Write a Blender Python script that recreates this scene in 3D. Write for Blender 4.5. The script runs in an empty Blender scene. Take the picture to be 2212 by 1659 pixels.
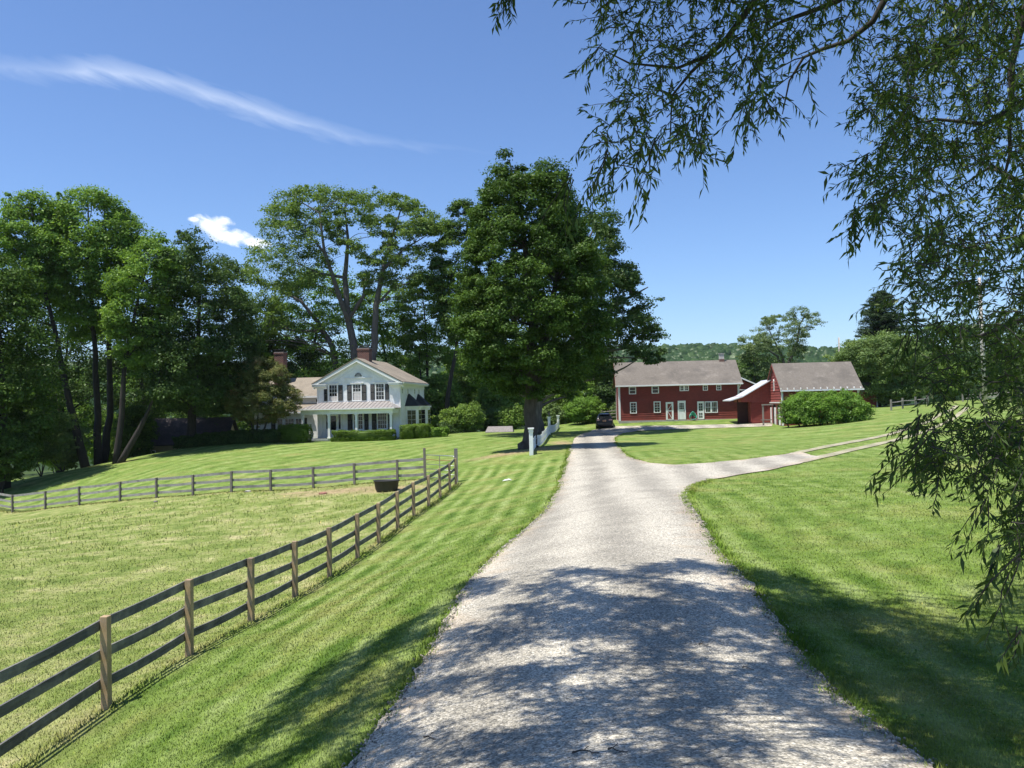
import bpy, math, random
import numpy as np
from mathutils import Matrix, Vector
rng = np.random.default_rng(7)
random.seed(7)
SC = bpy.context.scene
COL = SC.collection
EYE = 1.75
F = 1789.0
PITCH = math.atan(42.5/1789.0)
ROLL = math.radians(1.25)

# ---------------------------------------------------------------- camera
def cam_axes():
    r = Vector((1,0,0)); f = Vector((0,math.cos(PITCH),math.sin(PITCH))); u = r.cross(f)
    r2 = r*math.cos(ROLL) - u*math.sin(ROLL)
    u2 = r*math.sin(ROLL) + u*math.cos(ROLL)
    return r2,u2,f
CR,CU,CF = cam_axes()
cam = bpy.data.cameras.new('camera'); camo = bpy.data.objects.new('camera', cam); COL.objects.link(camo)
cam.sensor_width = 36; cam.lens = 36*F/2212; cam.clip_start = .05; cam.clip_end = 6000
m = Matrix.Identity(4)
for i in range(3):
    m[i][0]=CR[i]; m[i][1]=CU[i]; m[i][2]=-CF[i]
m[0][3]=0; m[1][3]=0; m[2][3]=EYE
camo.matrix_world = m
SC.camera = camo

def at(u,v,D):
    """the world point seen at (u,v) of the 2212 wide photograph, D metres ahead"""
    d = CF + CR*((u-1106)/F) + CU*((829.5-v)/F)
    k = D/d.y
    return np.array((d.x*k, D, EYE+d.z*k))

# ---------------------------------------------------------------- terrain
fence_near = [(230,1530),(409,1417),(542,1348),(637,1291),(712,1250),(772,1206),(818,1176),(859,1142),(894,1115),(926,1096),(951,1076),(972,1060),(985,1047)]
fence_nearD = [12.3+2.6*i for i in range(13)]
fence_far = [(27,1108,58.5),(98,1100,56),(171,1091.5,53.8),(259,1083,51.6),(338,1075,50.2),(417,1071,49.2),(500,1062,48.4),(585,1061,47.8),(677,1055,47.4),(766,1047,47),(859,1030+9,46.6)]
CP = [(1390,1659,5.2),(1330,1450,7.7),(1310,1250,11.3),(1330,1150,16.5),(1330,1100,21),(1330,1050,28),(1310,1000,38),(1300,975,50),(1290,957,62),
 (1306,930,88),(1338,912,93),(1600,905,90),(1665,919,80),(1780,919,74),(1880,889,85),(1950,935,50),(1728,985,36),(2040,893,62),(2128,880,70),(2128,862,100),
 (2212,1600,6.3),(2212,1390,9),(2100,1200,13),(1900,1050,24),(1700,1200,14.5),(1700,1400,9),(1500,1040,29),(1700,950,55),(1500,940,68),
 (685,953,84),(770,952,83),(865,948,84),(960,941,84),(1100,935,86),(1140,968,55),(1148,982,50),(1160,938,78),(1206,928,92),
 (180,1010,76),(350,975,79),(530,956,81),(30,1040,72),(0,1050,80),(700,985,66),(400,1010,62),(1000,985,58),(1000,1010,50),
 (900,940,100),(1100,930,105),(1200,920,110),(1250,912,100),(600,957,95),(400,985,95),(200,1020,95)]
for (u,v),D in zip(fence_near,fence_nearD): CP.append((u,v,D))
for u,v,D in fence_far: CP.append((u,v,D))
pts = [at(*c) for c in CP]
pts += [np.array(p) for p in [(0,0,0.0),(0,-8,.35),(-5,-2,-2.0),(-7,5,-2.9),(-12,-6,-3.4),(-14,6,-3.1),(-20,16,-3.3),(7,0,-.6),(12,-6,-.3),(14,6,-.7),(0,2.5,-.2),
  (-45,30,-5.5),(-60,50,-6.5),(50,60,.5),(60,90,1.0),(40,20,-.3),(25,10,-.6),(-80,90,-7),(0,130,-4.5),(-40,130,-6),(40,130,-1),(80,120,1),(-6.3,9.7,-2.75),(-8,7,-2.8),(-13,12,-2.95),(-18,30,-3.4)]]
TP = np.array(pts)
# fence ground line is on the slope foot
CC = 2.5
def _k(d2): return np.sqrt(d2+CC*CC)
d2 = ((TP[:,None,:2]-TP[None,:,:2])**2).sum(-1)
n = len(TP)
A = np.zeros((n+3,n+3)); A[:n,:n] = _k(d2)-np.eye(n)*0.25
A[:n,n]=1; A[:n,n+1:]=TP[:,:2]; A[n,:n]=1; A[n+1:,:n]=TP[:,:2].T
TW_ = np.linalg.solve(A, np.concatenate([TP[:,2],[0,0,0]]))
def sstep(a,b,x):
    t = np.clip((x-a)/(b-a),0,1); return t*t*(3-2*t)
def hills(x,y):
    r = np.hypot(x,y); a = np.arctan2(x,y)
    top = 48+7*np.sin(a*5+.6)+3*np.sin(a*13+2)-14*sstep(.2,.45,a)
    return -6+top*sstep(330,900,r)
def G(x,y):
    x = np.atleast_1d(np.asarray(x,float)); y = np.atleast_1d(np.asarray(y,float))
    z = np.zeros(x.shape)
    xf=x.ravel(); yf=y.ravel(); zf=np.zeros(xf.shape)
    for s in range(0,len(xf),20000):
        a=xf[s:s+20000]; b=yf[s:s+20000]
        K=_k((a[:,None]-TP[None,:,0])**2+(b[:,None]-TP[None,:,1])**2)
        zf[s:s+20000]=K@TW_[:-3]+TW_[-3]+TW_[-2]*a+TW_[-1]*b
    z=zf.reshape(x.shape)
    r = np.hypot(x,y*.9)
    t = sstep(105,170,r)
    return z*(1-t)+hills(x,y)*t
def g1(x,y): return float(G([x],[y])[0])
def hit(uv):
    """where the sight lines of (u,v) pixels meet the ground"""
    uv=np.array(uv,float)
    d = np.array(CF)[None]+np.outer((uv[:,0]-1106)/F,np.array(CR))+np.outer((829.5-uv[:,1])/F,np.array(CU))
    d/=d[:,1:2]
    Y=np.geomspace(3,130,700)
    out=[]
    for q in d:
        X=q[0]*Y; Z=EYE+q[2]*Y; g=G(X,Y); below=np.nonzero(Z<g)[0]
        if len(below)==0: i=len(Y)-1; y=Y[i]
        else:
            i=below[0]
            if i==0: y=Y[0]
            else:
                a=Z[i-1]-g[i-1]; b=g[i]-Z[i]; y=Y[i-1]+(Y[i]-Y[i-1])*a/(a+b)
        out.append((q[0]*y,y,g1(q[0]*y,y)))
    return np.array(out)

# ---------------------------------------------------------------- mesh helpers
def link(o,parent=None):
    COL.objects.link(o)
    if parent is not None: o.parent=parent
    return o
def tag(o,label=None,cat=None,group=None,kind=None):
    if label: o['label']=label
    if cat: o['category']=cat
    if group: o['group']=group
    if kind: o['kind']=kind
    return o
def empty(name,loc,rz=0,label=None,cat=None,group=None):
    o=bpy.data.objects.new(name,None); o.location=[float(c) for c in loc]; o.rotation_euler=(0,0,rz); o.empty_display_size=.3
    link(o); tag(o,label,cat,group); return o
def mesh_np(name,V,Fc,mat,parent=None,tint=None,smooth=False,vattr=None,loc=None):
    V=np.asarray(V,np.float32); Fc=np.asarray(Fc,np.int32)
    me=bpy.data.meshes.new(name); k=Fc.shape[1]
    me.vertices.add(len(V)); me.vertices.foreach_set('co',V.ravel())
    me.loops.add(Fc.size); me.loops.foreach_set('vertex_index',Fc.ravel())
    me.polygons.add(len(Fc)); me.polygons.foreach_set('loop_start',np.arange(0,Fc.size,k,dtype=np.int32))
    me.update(calc_edges=True)
    if smooth: me.polygons.foreach_set('use_smooth',np.ones(len(Fc),bool))
    if tint is not None:
        a=me.attributes.new('tint','FLOAT','FACE'); a.data.foreach_set('value',np.asarray(tint,np.float32))
    if vattr:
        for nm,val in vattr.items():
            a=me.attributes.new(nm,'FLOAT','POINT'); a.data.foreach_set('value',np.asarray(val,np.float32))
    me.materials.append(mat)
    o=bpy.data.objects.new(name,me); link(o,parent)
    if loc is not None: o.location=loc
    return o
class MB:
    def __init__(s): s.v=[]; s.f=[]
    def add(s,vs,fs,M=None):
        b=len(s.v)
        for p in vs:
            p=Vector(p)
            s.v.append(tuple(M@p) if M is not None else tuple(p))
        for f in fs: s.f.append([b+i for i in f])
        return s
    def box(s,x0,x1,y0,y1,z0,z1,M=None):
        v=[(x,y,z) for z in (z0,z1) for y in (y0,y1) for x in (x0,x1)]
        return s.add(v,[(0,2,3,1),(4,5,7,6),(0,1,5,4),(2,6,7,3),(0,4,6,2),(1,3,7,5)],M)
    def prism(s,poly,y0,y1,M=None):
        """polygon in x,z pushed from y0 to y1"""
        k=len(poly); v=[(x,y0,z) for x,z in poly]+[(x,y1,z) for x,z in poly]
        f=[tuple(range(k)),tuple(range(2*k-1,k-1,-1))]+[(i,(i+1)%k+0,(i+1)%k+k,i+k)[::-1] for i in range(k)]
        return s.add(v,f,M)
    def prismx(s,poly,x0,x1,M=None):
        """polygon in y,z pushed from x0 to x1"""
        k=len(poly); v=[(x0,y,z) for y,z in poly]+[(x1,y,z) for y,z in poly]
        f=[tuple(range(k))[::-1],tuple(range(k,2*k))]+[(i,(i+1)%k,(i+1)%k+k,i+k) for i in range(k)]
        return s.add(v,f,M)
    def tube(s,pts,rad,seg=8,cap=True):
        pts=[Vector(p) for p in pts]; b=len(s.v); prev=None
        if not hasattr(rad,'__len__'): rad=[rad]*len(pts)
        for i,p in enumerate(pts):
            t=(pts[min(i+1,len(pts)-1)]-pts[max(i-1,0)]).normalized()
            if prev is None:
                a=Vector((0,0,1)) if abs(t.z)<.9 else Vector((1,0,0)); nn=t.cross(a).normalized()
            else:
                nn=(prev-t*prev.dot(t)); nn=nn.normalized() if nn.length>1e-6 else t.orthogonal().normalized()
            prev=nn; bb=t.cross(nn)
            for k in range(seg):
                an=2*math.pi*k/seg; s.v.append(tuple(p+(nn*math.cos(an)+bb*math.sin(an))*rad[i]))
        for i in range(len(pts)-1):
            for k in range(seg):
                a0=b+i*seg+k; a1=b+i*seg+(k+1)%seg; s.f.append([a0,a1,a1+seg,a0+seg])
        if cap: s.f.append([b+k for k in range(seg)][::-1]); s.f.append([b+(len(pts)-1)*seg+k for k in range(seg)])
        return s
    def lathe(s,prof,seg=20,c=(0,0,0),sx=1,sy=1):
        b=len(s.v)
        for r,z in prof:
            for k in range(seg):
                an=2*math.pi*k/seg; s.v.append((c[0]+r*sx*math.cos(an),c[1]+r*sy*math.sin(an),c[2]+z))
        for i in range(len(prof)-1):
            for k in range(seg):
                a0=b+i*seg+k; a1=b+i*seg+(k+1)%seg; s.f.append([a0,a1,a1+seg,a0+seg])
        return s
    def build(s,name,mat,parent=None,smooth=False,label=None):
        me=bpy.data.meshes.new(name); me.from_pydata(s.v,[],s.f); me.update()
        if smooth: me.polygons.foreach_set('use_smooth',[True]*len(s.f))
        me.materials.append(mat)
        o=bpy.data.objects.new(name,me); link(o,parent)
        if label: o['label']=label
        return o
def bevel(o,w=.01,seg=2):
    md=o.modifiers.new('bevel','BEVEL'); md.width=w; md.segments=seg; md.limit_method='ANGLE'; return o
def dup(o,parent=None):
    c=o.copy(); COL.objects.link(c); c.parent=parent
    for ch in [q for q in COL.objects if q.parent is o]: dup(ch,c)
    return c

# ---------------------------------------------------------------- materials
def newmat(name):
    m=bpy.data.materials.new(name); m.use_nodes=True; nt=m.node_tree; nt.nodes.clear(); return m,nt
class N:
    """small node builder"""
    def __init__(s,nt): s.nt=nt
    def __call__(s,typ,**k):
        nd=s.nt.nodes.new(typ)
        for a,b in k.items():
            if a.startswith('i_'):
                key=a[2:]; key=int(key) if key.isdigit() else key.replace('_',' ')
                s.put(nd.inputs[key],b)
            else: setattr(nd,a,b)
        return nd
    def put(s,inp,b):
        if hasattr(b,'links') : s.nt.links.new(b,inp)
        elif isinstance(b,bpy.types.Node): s.nt.links.new(b.outputs[0],inp)
        else: inp.default_value=b
    def math(s,op,a,b=0,c=0,clamp=False):
        nd=s.nt.nodes.new('ShaderNodeMath'); nd.operation=op; nd.use_clamp=clamp
        for i,x in enumerate((a,b,c)): s.put(nd.inputs[i],x)
        return nd.outputs[0]
    def mix(s,f,a,b,mode='MIX'):
        nd=s.nt.nodes.new('ShaderNodeMix'); nd.data_type='RGBA'; nd.blend_type=mode
        s.put(nd.inputs[0],f); s.put(nd.inputs[6],a); s.put(nd.inputs[7],b); return nd.outputs[2]
    def noise(s,vec,scale,detail=3,rough=.55,dist=0):
        nd=s('ShaderNodeTexNoise'); s.put(nd.inputs['Vector'],vec); nd.inputs['Scale'].default_value=scale
        nd.inputs['Detail'].default_value=detail; nd.inputs['Roughness'].default_value=rough; nd.inputs['Distortion'].default_value=dist
        return nd.outputs[0]
    def ramp(s,f,stops):
        nd=s('ShaderNodeValToRGB'); s.put(nd.inputs[0],f); cr=nd.color_ramp
        while len(cr.elements)<len(stops): cr.elements.new(.5)
        for e,(p,c) in zip(cr.elements,stops): e.position=p; e.color=(*c,1) if len(c)==3 else c
        return nd.outputs[0]
    def scale(s,vec,xyz):
        nd=s('ShaderNodeMapping'); s.put(nd.inputs[0],vec); nd.inputs['Scale'].default_value=xyz; return nd.outputs[0]
    def out(s,sh):
        o=s('ShaderNodeOutputMaterial'); s.put(o.inputs[0],sh)
def c4(c): return (c[0],c[1],c[2],1)
def g3(v): return (v,v,v)
def simple(name,col,rough=.6,var=.15,scale=3,metal=0,bump=0,spec=.5,stretch=(1,1,1),dirt=None,dscale=.7):
    m,nt=newmat(name); q=N(nt)
    tc=q('ShaderNodeTexCoord').outputs['Object']; v=q.scale(tc,stretch)
    no=q.noise(v,scale,5,.6)
    lo=tuple(c*(1-var) for c in col); hi=tuple(min(1,c*(1+var)) for c in col)
    cc=q.ramp(no,[(.3,lo),(.7,hi)])
    if dirt:
        dn=q.ramp(q.noise(tc,dscale,4,.65),[(.45,(0,0,0)),(.75,(1,1,1))]); cc=q.mix(dn,cc,c4(dirt))
    b=q('ShaderNodeBsdfPrincipled'); q.put(b.inputs['Base Color'],cc); b.inputs['Roughness'].default_value=rough; b.inputs['Metallic'].default_value=metal
    b.inputs['Specular IOR Level'].default_value=spec
    if bump:
        bp=q('ShaderNodeBump'); q.put(bp.inputs['Height'],no); bp.inputs['Strength'].default_value=bump; bp.inputs['Distance'].default_value=.02
        q.put(b.inputs['Normal'],bp)
    q.out(b.outputs[0]); return m
def leafmat(name,stops,trans=.3,gloss=.012):
    m,nt=newmat(name); q=N(nt)
    a=q('ShaderNodeAttribute'); a.attribute_name='tint'
    cc=q.ramp(a.outputs['Fac'],stops)
    d=q('ShaderNodeBsdfDiffuse'); q.put(d.inputs[0],cc)
    t=q('ShaderNodeBsdfTranslucent'); q.put(t.inputs[0],q.mix(1.0,cc,(1.25,1.25,.55,1),'MULTIPLY'))
    mx=q('ShaderNodeMixShader'); mx.inputs[0].default_value=trans; q.put(mx.inputs[1],d.outputs[0]); q.put(mx.inputs[2],t.outputs[0])
    gl=q('ShaderNodeBsdfGlossy'); gl.inputs['Roughness'].default_value=.42; gl.inputs[0].default_value=(.8,.9,.7,1)
    mg=q('ShaderNodeMixShader'); mg.inputs[0].default_value=gloss; q.put(mg.inputs[1],mx.outputs[0]); q.put(mg.inputs[2],gl.outputs[0])
    q.out(mg.outputs[0]); return m
def lv(c,k=1.0,w=.45):
    c=np.array(c)*k
    lo=c*(1-w); hi=np.array((c[0]*(1+w*1.2),c[1]*(1+w*.8),c[2]*(1+w*.3)))
    return [(0,tuple(lo)),(.5,tuple(c)),(1,tuple(hi))]
def ico(sub=2):
    t=(1+5**.5)/2; v=[(-1,t,0),(1,t,0),(-1,-t,0),(1,-t,0),(0,-1,t),(0,1,t),(0,-1,-t),(0,1,-t),(t,0,-1),(t,0,1),(-t,0,-1),(-t,0,1)]
    f=[(0,11,5),(0,5,1),(0,1,7),(0,7,10),(0,10,11),(1,5,9),(5,11,4),(11,10,2),(10,7,6),(7,1,8),(3,9,4),(3,4,2),(3,2,6),(3,6,8),(3,8,9),(4,9,5),(2,4,11),(6,2,10),(8,6,7),(9,8,1)]
    v=[np.array(p)/np.linalg.norm(p) for p in v]
    for _ in range(sub):
        nf=[];c={}
        def mid(a,b):
            k=(min(a,b),max(a,b))
            if k not in c: p=v[a]+v[b]; v.append(p/np.linalg.norm(p)); c[k]=len(v)-1
            return c[k]
        for a,b,d in f:
            x,y,z=mid(a,b),mid(b,d),mid(d,a); nf+=[(a,x,z),(b,y,x),(d,z,y),(x,y,z)]
        f=nf
    return np.array(v),np.array(f)
# ---------------------------------------------------------------- ground materials
def inpoly(px,py,poly):
    px=np.asarray(px); py=np.asarray(py); ins=np.zeros(px.shape,bool); n=len(poly)
    for i in range(n):
        x1,y1=poly[i][:2]; x2,y2=poly[(i+1)%n][:2]
        if y1==y2: continue
        c=((y1>py)!=(y2>py))&(px<(x2-x1)*(py-y1)/(y2-y1)+x1); ins^=c
    return ins
def segdist(px,py,line):
    d=np.full(np.shape(px),1e9)
    for i in range(len(line)-1):
        a=np.array(line[i][:2],float); b=np.array(line[i+1][:2],float); ab=b-a
        t=np.clip(((px-a[0])*ab[0]+(py-a[1])*ab[1])/max(ab@ab,1e-9),0,1)
        d=np.minimum(d,np.hypot(px-a[0]-t*ab[0],py-a[1]-t*ab[1]))
    return d
NF=np.array([at(u,v,D) for (u,v),D in zip(fence_near,fence_nearD)])
first=NF[0]-(NF[1]-NF[0]); NF=np.vstack([[-6.55,7.1,0],[-6.3,9.7,0],NF])
NF[0][2]=g1(*NF[0][:2]); NF[1][2]=g1(*NF[1][:2])
FF=np.array([at(u,v,D) for u,v,D in fence_far])
GATE_L=at(918,1037,46.4); GATE_R=at(986,1045,44.2)
FFx=np.vstack([[FF[0][0]-8,FF[0][1]+6,0],[FF[0][0]-4,FF[0][1]+3,0],FF,GATE_L])
FFx[0][2]=g1(*FFx[0][:2]); FFx[1][2]=g1(*FFx[1][:2])
PADDOCK=[tuple(p[:2]) for p in FFx]+[tuple(GATE_R[:2])]+[tuple(p[:2]) for p in NF[::-1]]+[(-7.5,-15),(-60,-15),(-60,70)]

left_px=[(700,1730),(755,1659),(830,1560),(905,1450),(960,1350),(1020,1250),(1080,1190),(1130,1150),(1180,1100),(1207,1050),(1222,1000),(1232,965),(1240,948),(1262,936),(1280,929),(1326,921),(1508,918.5),(1668,914)]
right_px=[(2090,1730),(2020,1659),(1900,1580),(1760,1450),(1680,1350),(1605,1250),(1560,1200),(1530,1150),(1500,1105),(1482,1072),(1494,1053),(1540,1036),(1606,1025),(1681,1013),(1741,999),(1771,989)]
upper_px=[(1728,977),(1680,984),(1606,994),(1531,1001),(1456,1005),(1406,1001),(1371,993),(1346,977),(1330,960),(1328,945),(1350,936),(1383,931),(1508,926),(1668,921)]
Lw=hit(left_px); Rw=hit(right_px); Uw=hit(upper_px)
# main outline: left edge up, far end, back along the inner lawn edge, junction, right edge down
Lw=np.vstack([[(-1.6,1.0,0),(-1.7,-4,0)][1],[-1.6,1.0,0],Lw]); Rw=np.vstack([[2.4,-4,0],[2.5,1.0,0],Rw])
ROAD=[tuple(p[:2]) for p in Lw]+[tuple(p[:2]) for p in Uw[::-1]]+[tuple(p[:2]) for p in Rw[::-1]]
def densify(poly,step,closed=True,jit=0.0):
    out=[]; n=len(poly)
    for i in range(n if closed else n-1):
        a=np.array(poly[i][:2],float); b=np.array(poly[(i+1)%n][:2],float)
        L=np.hypot(*(b-a)); st=step*(1 if a[1]<30 else 3); k=max(1,int(L/st))
        nrm=np.array([-(b-a)[1],(b-a)[0]])/max(L,1e-6)
        for j in range(k):
            p=a+(b-a)*j/k
            s=jit*(math.sin(p[0]*7.3+p[1]*3.1)+.6*math.sin(p[0]*17+p[1]*11.3+1)+rng.normal()*.7)
            out.append(p+nrm*s)
    return out
def smooth_poly(pl,it=2):
    pl=np.array([q[:2] for q in pl],float)
    for _ in range(it):
        q=[pl[0]]
        for i in range(len(pl)-1):
            q+= [pl[i]*.75+pl[i+1]*.25, pl[i]*.25+pl[i+1]*.75]
        q.append(pl[-1]); pl=np.array(q)
    return pl
from mathutils.geometry import delaunay_2d_cdt
def sheet(name,outline,mat,lift,jit,step=.18,holes=()):
    out=densify(outline,step,True,jit)
    xs=[p[0] for p in out]; ys=[p[1] for p in out]
    ip=[]; y=min(ys)
    while y<max(ys):
        st=.45 if y<20 else .9
        X=np.arange(min(xs),max(xs),st)+rng.uniform(0,.1)
        keep=inpoly(X,np.full(X.shape,y),out)
        ip+=[(x,y) for x in X[keep]]; y+=st
    vin=[Vector((float(p[0]),float(p[1]))) for p in out]+[Vector((float(a),float(b))) for a,b in ip]
    r=delaunay_2d_cdt(vin,[],[list(range(len(out)))],1,1e-4)
    V=np.array([(p[0],p[1]) for p in r[0]]); z=G(V[:,0],V[:,1])+lift
    Fc=[f for f in r[2] if len(f)==3]
    d=segdist(V[:,0],V[:,1],[*outline,outline[0]])
    return mesh_np(name,np.c_[V,z],np.array(Fc),mat,smooth=True,vattr={'edge':np.minimum(d,2)})

def lawn_color(q,blade=False):
    tc=q('ShaderNodeTexCoord').outputs['Object']
    sx=q('ShaderNodeSeparateXYZ'); q.put(sx.inputs[0],tc); x,y=sx.outputs[0],sx.outputs[1]
    pa=q('ShaderNodeAttribute'); pa.attribute_name='paddock'; pad=pa.outputs['Fac']
    dr=q('ShaderNodeAttribute'); dr.attribute_name='dry'; dry=dr.outputs['Fac']
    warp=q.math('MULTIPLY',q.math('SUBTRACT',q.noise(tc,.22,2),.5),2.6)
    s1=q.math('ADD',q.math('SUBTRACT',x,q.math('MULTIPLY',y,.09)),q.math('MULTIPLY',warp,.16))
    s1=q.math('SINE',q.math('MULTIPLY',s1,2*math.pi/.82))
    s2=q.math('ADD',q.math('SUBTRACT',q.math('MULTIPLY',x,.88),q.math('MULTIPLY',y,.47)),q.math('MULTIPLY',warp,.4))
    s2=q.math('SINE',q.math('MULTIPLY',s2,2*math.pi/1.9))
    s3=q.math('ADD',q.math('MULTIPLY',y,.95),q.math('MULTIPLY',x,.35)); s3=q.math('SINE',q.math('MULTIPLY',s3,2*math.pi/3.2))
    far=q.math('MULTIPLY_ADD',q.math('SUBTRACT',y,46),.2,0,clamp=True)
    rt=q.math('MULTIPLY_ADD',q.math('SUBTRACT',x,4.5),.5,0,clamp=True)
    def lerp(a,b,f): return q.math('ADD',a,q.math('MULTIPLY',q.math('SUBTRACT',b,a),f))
    st=lerp(s1,lerp(s2,s3,rt),far)  # mowing stripes: light and dark sheen of leaning blades put into the colour
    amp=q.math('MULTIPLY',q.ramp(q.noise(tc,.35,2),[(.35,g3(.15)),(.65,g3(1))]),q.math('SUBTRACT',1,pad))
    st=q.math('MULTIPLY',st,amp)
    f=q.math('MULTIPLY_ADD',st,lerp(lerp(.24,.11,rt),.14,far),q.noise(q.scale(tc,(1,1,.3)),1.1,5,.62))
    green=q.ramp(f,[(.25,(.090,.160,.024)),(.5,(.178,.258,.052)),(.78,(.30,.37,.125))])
    # clover, thin and yellowing patches
    yel=q.ramp(q.noise(tc,.42,4,.6),[(.50,g3(0)),(.72,g3(1))])
    green=q.mix(q.math('MULTIPLY',yel,.6),green,(.34,.32,.11,1))
    pf=q.noise(tc,.8,6,.68)
    padc=q.ramp(pf,[(.30,(.12,.18,.035)),(.47,(.22,.27,.07)),(.61,(.35,.36,.14)),(.74,(.56,.48,.27))])
    c=q.mix(pad,green,padc)
    dn=q.noise(tc,3.0,4,.7)
    dm=q.math('MULTIPLY',dry,q.ramp(dn,[(.3,g3(.5)),(.6,g3(1))]))
    c=q.mix(dm,c,q.ramp(dn,[(.3,(.28,.19,.11)),(.7,(.50,.38,.22))]))
    if not blade:
        fine=q.noise(tc,26,4,.75)
        c=q.mix(1.0,c,q.ramp(fine,[(.25,g3(.48)),(.5,g3(.92)),(.72,g3(1.35))]),'MULTIPLY')
        mid=q.noise(q.scale(tc,(1,.6,1)),5,4,.7)
        c=q.mix(1.0,c,q.ramp(mid,[(.25,g3(.68)),(.75,g3(1.22))]),'MULTIPLY')
    return c,tc
def make_ground_mat():
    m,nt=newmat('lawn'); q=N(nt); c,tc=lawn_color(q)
    r=q('ShaderNodeVectorMath',operation='LENGTH'); q.put(r.inputs[0],tc)
    farm=q.ramp(q.math('MULTIPLY',r.outputs['Value'],.005),[(.56,g3(0)),(.75,g3(1))])
    c=q.mix(farm,c,q.ramp(q.noise(tc,.1,4),[(.3,(.018,.036,.010)),(.7,(.03,.055,.015))]))
    b=q('ShaderNodeBsdfPrincipled'); q.put(b.inputs['Base Color'],c); b.inputs['Roughness'].default_value=.9; b.inputs['Specular IOR Level'].default_value=.15
    bp=q('ShaderNodeBump'); q.put(bp.inputs['Height'],q.noise(tc,18,5,.7)); bp.inputs['Strength'].default_value=.8; bp.inputs['Distance'].default_value=.06
    q.put(b.inputs['Normal'],bp); q.out(b.outputs[0]); return m
def make_blade_mat():
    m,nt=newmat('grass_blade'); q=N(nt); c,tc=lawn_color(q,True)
    a=q('ShaderNodeAttribute'); a.attribute_name='tint'
    c=q.mix(1.0,c,q.ramp(a.outputs['Fac'],[(0,(.95,1.0,.8)),(.5,(1.2,1.22,1.05)),(.9,(1.45,1.4,1.25)),(1,(2.2,1.7,1.5))]),'MULTIPLY')
    ge=q('ShaderNodeNewGeometry'); va=q('ShaderNodeVectorMath',operation='SCALE'); q.put(va.inputs[0],ge.outputs['Normal']); va.inputs['Scale'].default_value=.35
    vb=q('ShaderNodeVectorMath',operation='ADD'); q.put(vb.inputs[0],va.outputs[0]); vb.inputs[1].default_value=(0,0,.65); vn=q('ShaderNodeVectorMath',operation='NORMALIZE'); q.put(vn.inputs[0],vb.outputs[0])
    d=q('ShaderNodeBsdfDiffuse'); q.put(d.inputs[0],c); q.put(d.inputs['Normal'],vn.outputs[0])
    t=q('ShaderNodeBsdfTranslucent'); q.put(t.inputs[0],c)
    mx=q('ShaderNodeMixShader'); mx.inputs[0].default_value=.18; q.put(mx.inputs[1],d.outputs[0]); q.put(mx.inputs[2],t.outputs[0])
    q.out(mx.outputs[0]); return m
def make_gravel(path=False):
    m,nt=newmat('gravel'); q=N(nt)
    tc=q('ShaderNodeTexCoord').outputs['Object']
    def vor(scale,feat='F1'):
        v=q('ShaderNodeTexVoronoi',feature=feat); q.put(v.inputs['Vector'],tc); v.inputs['Scale'].default_value=scale; return v
    v1=vor(50); v2=vor(100)
    sep=q('ShaderNodeSeparateColor'); q.put(sep.inputs[0],v1.outputs['Color'])
    sp2=q('ShaderNodeSeparateColor'); q.put(sp2.inputs[0],v2.outputs['Color'])
    col=q.ramp(sep.outputs[0],[(0,(.07,.065,.055)),(.15,(.23,.214,.175)),(.45,(.385,.358,.29)),(.72,(.52,.46,.34)),(1,(.86,.80,.68))])
    col2=q.ramp(sp2.outputs[1],[(0,(.13,.12,.098)),(.5,(.385,.36,.29)),(1,(.78,.72,.60))])
    c=q.mix(.4,col,col2)
    # darker gaps between stones
    gap=q.ramp(v1.outputs['Distance'],[(.0,g3(1.12)),(.55,g3(.95)),(.85,g3(.5))])
    c=q.mix(1.0,c,gap,'MULTIPLY')
    ed=q('ShaderNodeAttribute'); ed.attribute_name='edge'; e=ed.outputs['Fac']
    tan=q.ramp(q.math('ADD',q.math('MULTIPLY',q.noise(tc,1.3,4,.7),.9),q.math('MULTIPLY',e,-.35)),[(.28,g3(0)),(.55,g3(1))])
    c=q.mix(q.math('MULTIPLY',tan,.45),c,(.46,.33,.20,1))
    sx=q('ShaderNodeSeparateXYZ'); q.put(sx.inputs[0],tc)
    wn=q.math('SINE',q.math('MULTIPLY',q.math('ADD',q.math('SUBTRACT',sx.outputs[0],q.math('MULTIPLY',sx.outputs[1],.075)),q.math('MULTIPLY',q.noise(tc,.2,2),.9)),3.7))
    c=q.mix(1.0,c,q.ramp(q.math('MULTIPLY_ADD',wn,.25,q.noise(tc,.9,3)),[(.2,g3(.72)),(.8,g3(1.15))]),'MULTIPLY')
    if path: c=q.mix(q.ramp(q.noise(tc,2.2,5,.75),[(.42,g3(.15)),(.62,g3(.85))]),c,(.26,.27,.13,1))
    b=q('ShaderNodeBsdfPrincipled'); q.put(b.inputs['Base Color'],c); b.inputs['Roughness'].default_value=.85; b.inputs['Specular IOR Level'].default_value=.3
    h=q.math('ADD',q.math('MULTIPLY',v1.outputs['Distance'],-1.0),q.math('MULTIPLY',v2.outputs['Distance'],-.4))
    h=q.math('ADD',h,q.math('MULTIPLY',sep.outputs[2],.5))
    bp=q('ShaderNodeBump'); q.put(bp.inputs['Height'],h); bp.inputs['Strength'].default_value=.55; bp.inputs['Distance'].default_value=.010
    q.put(b.inputs['Normal'],bp); q.out(b.outputs[0]); return m

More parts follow.
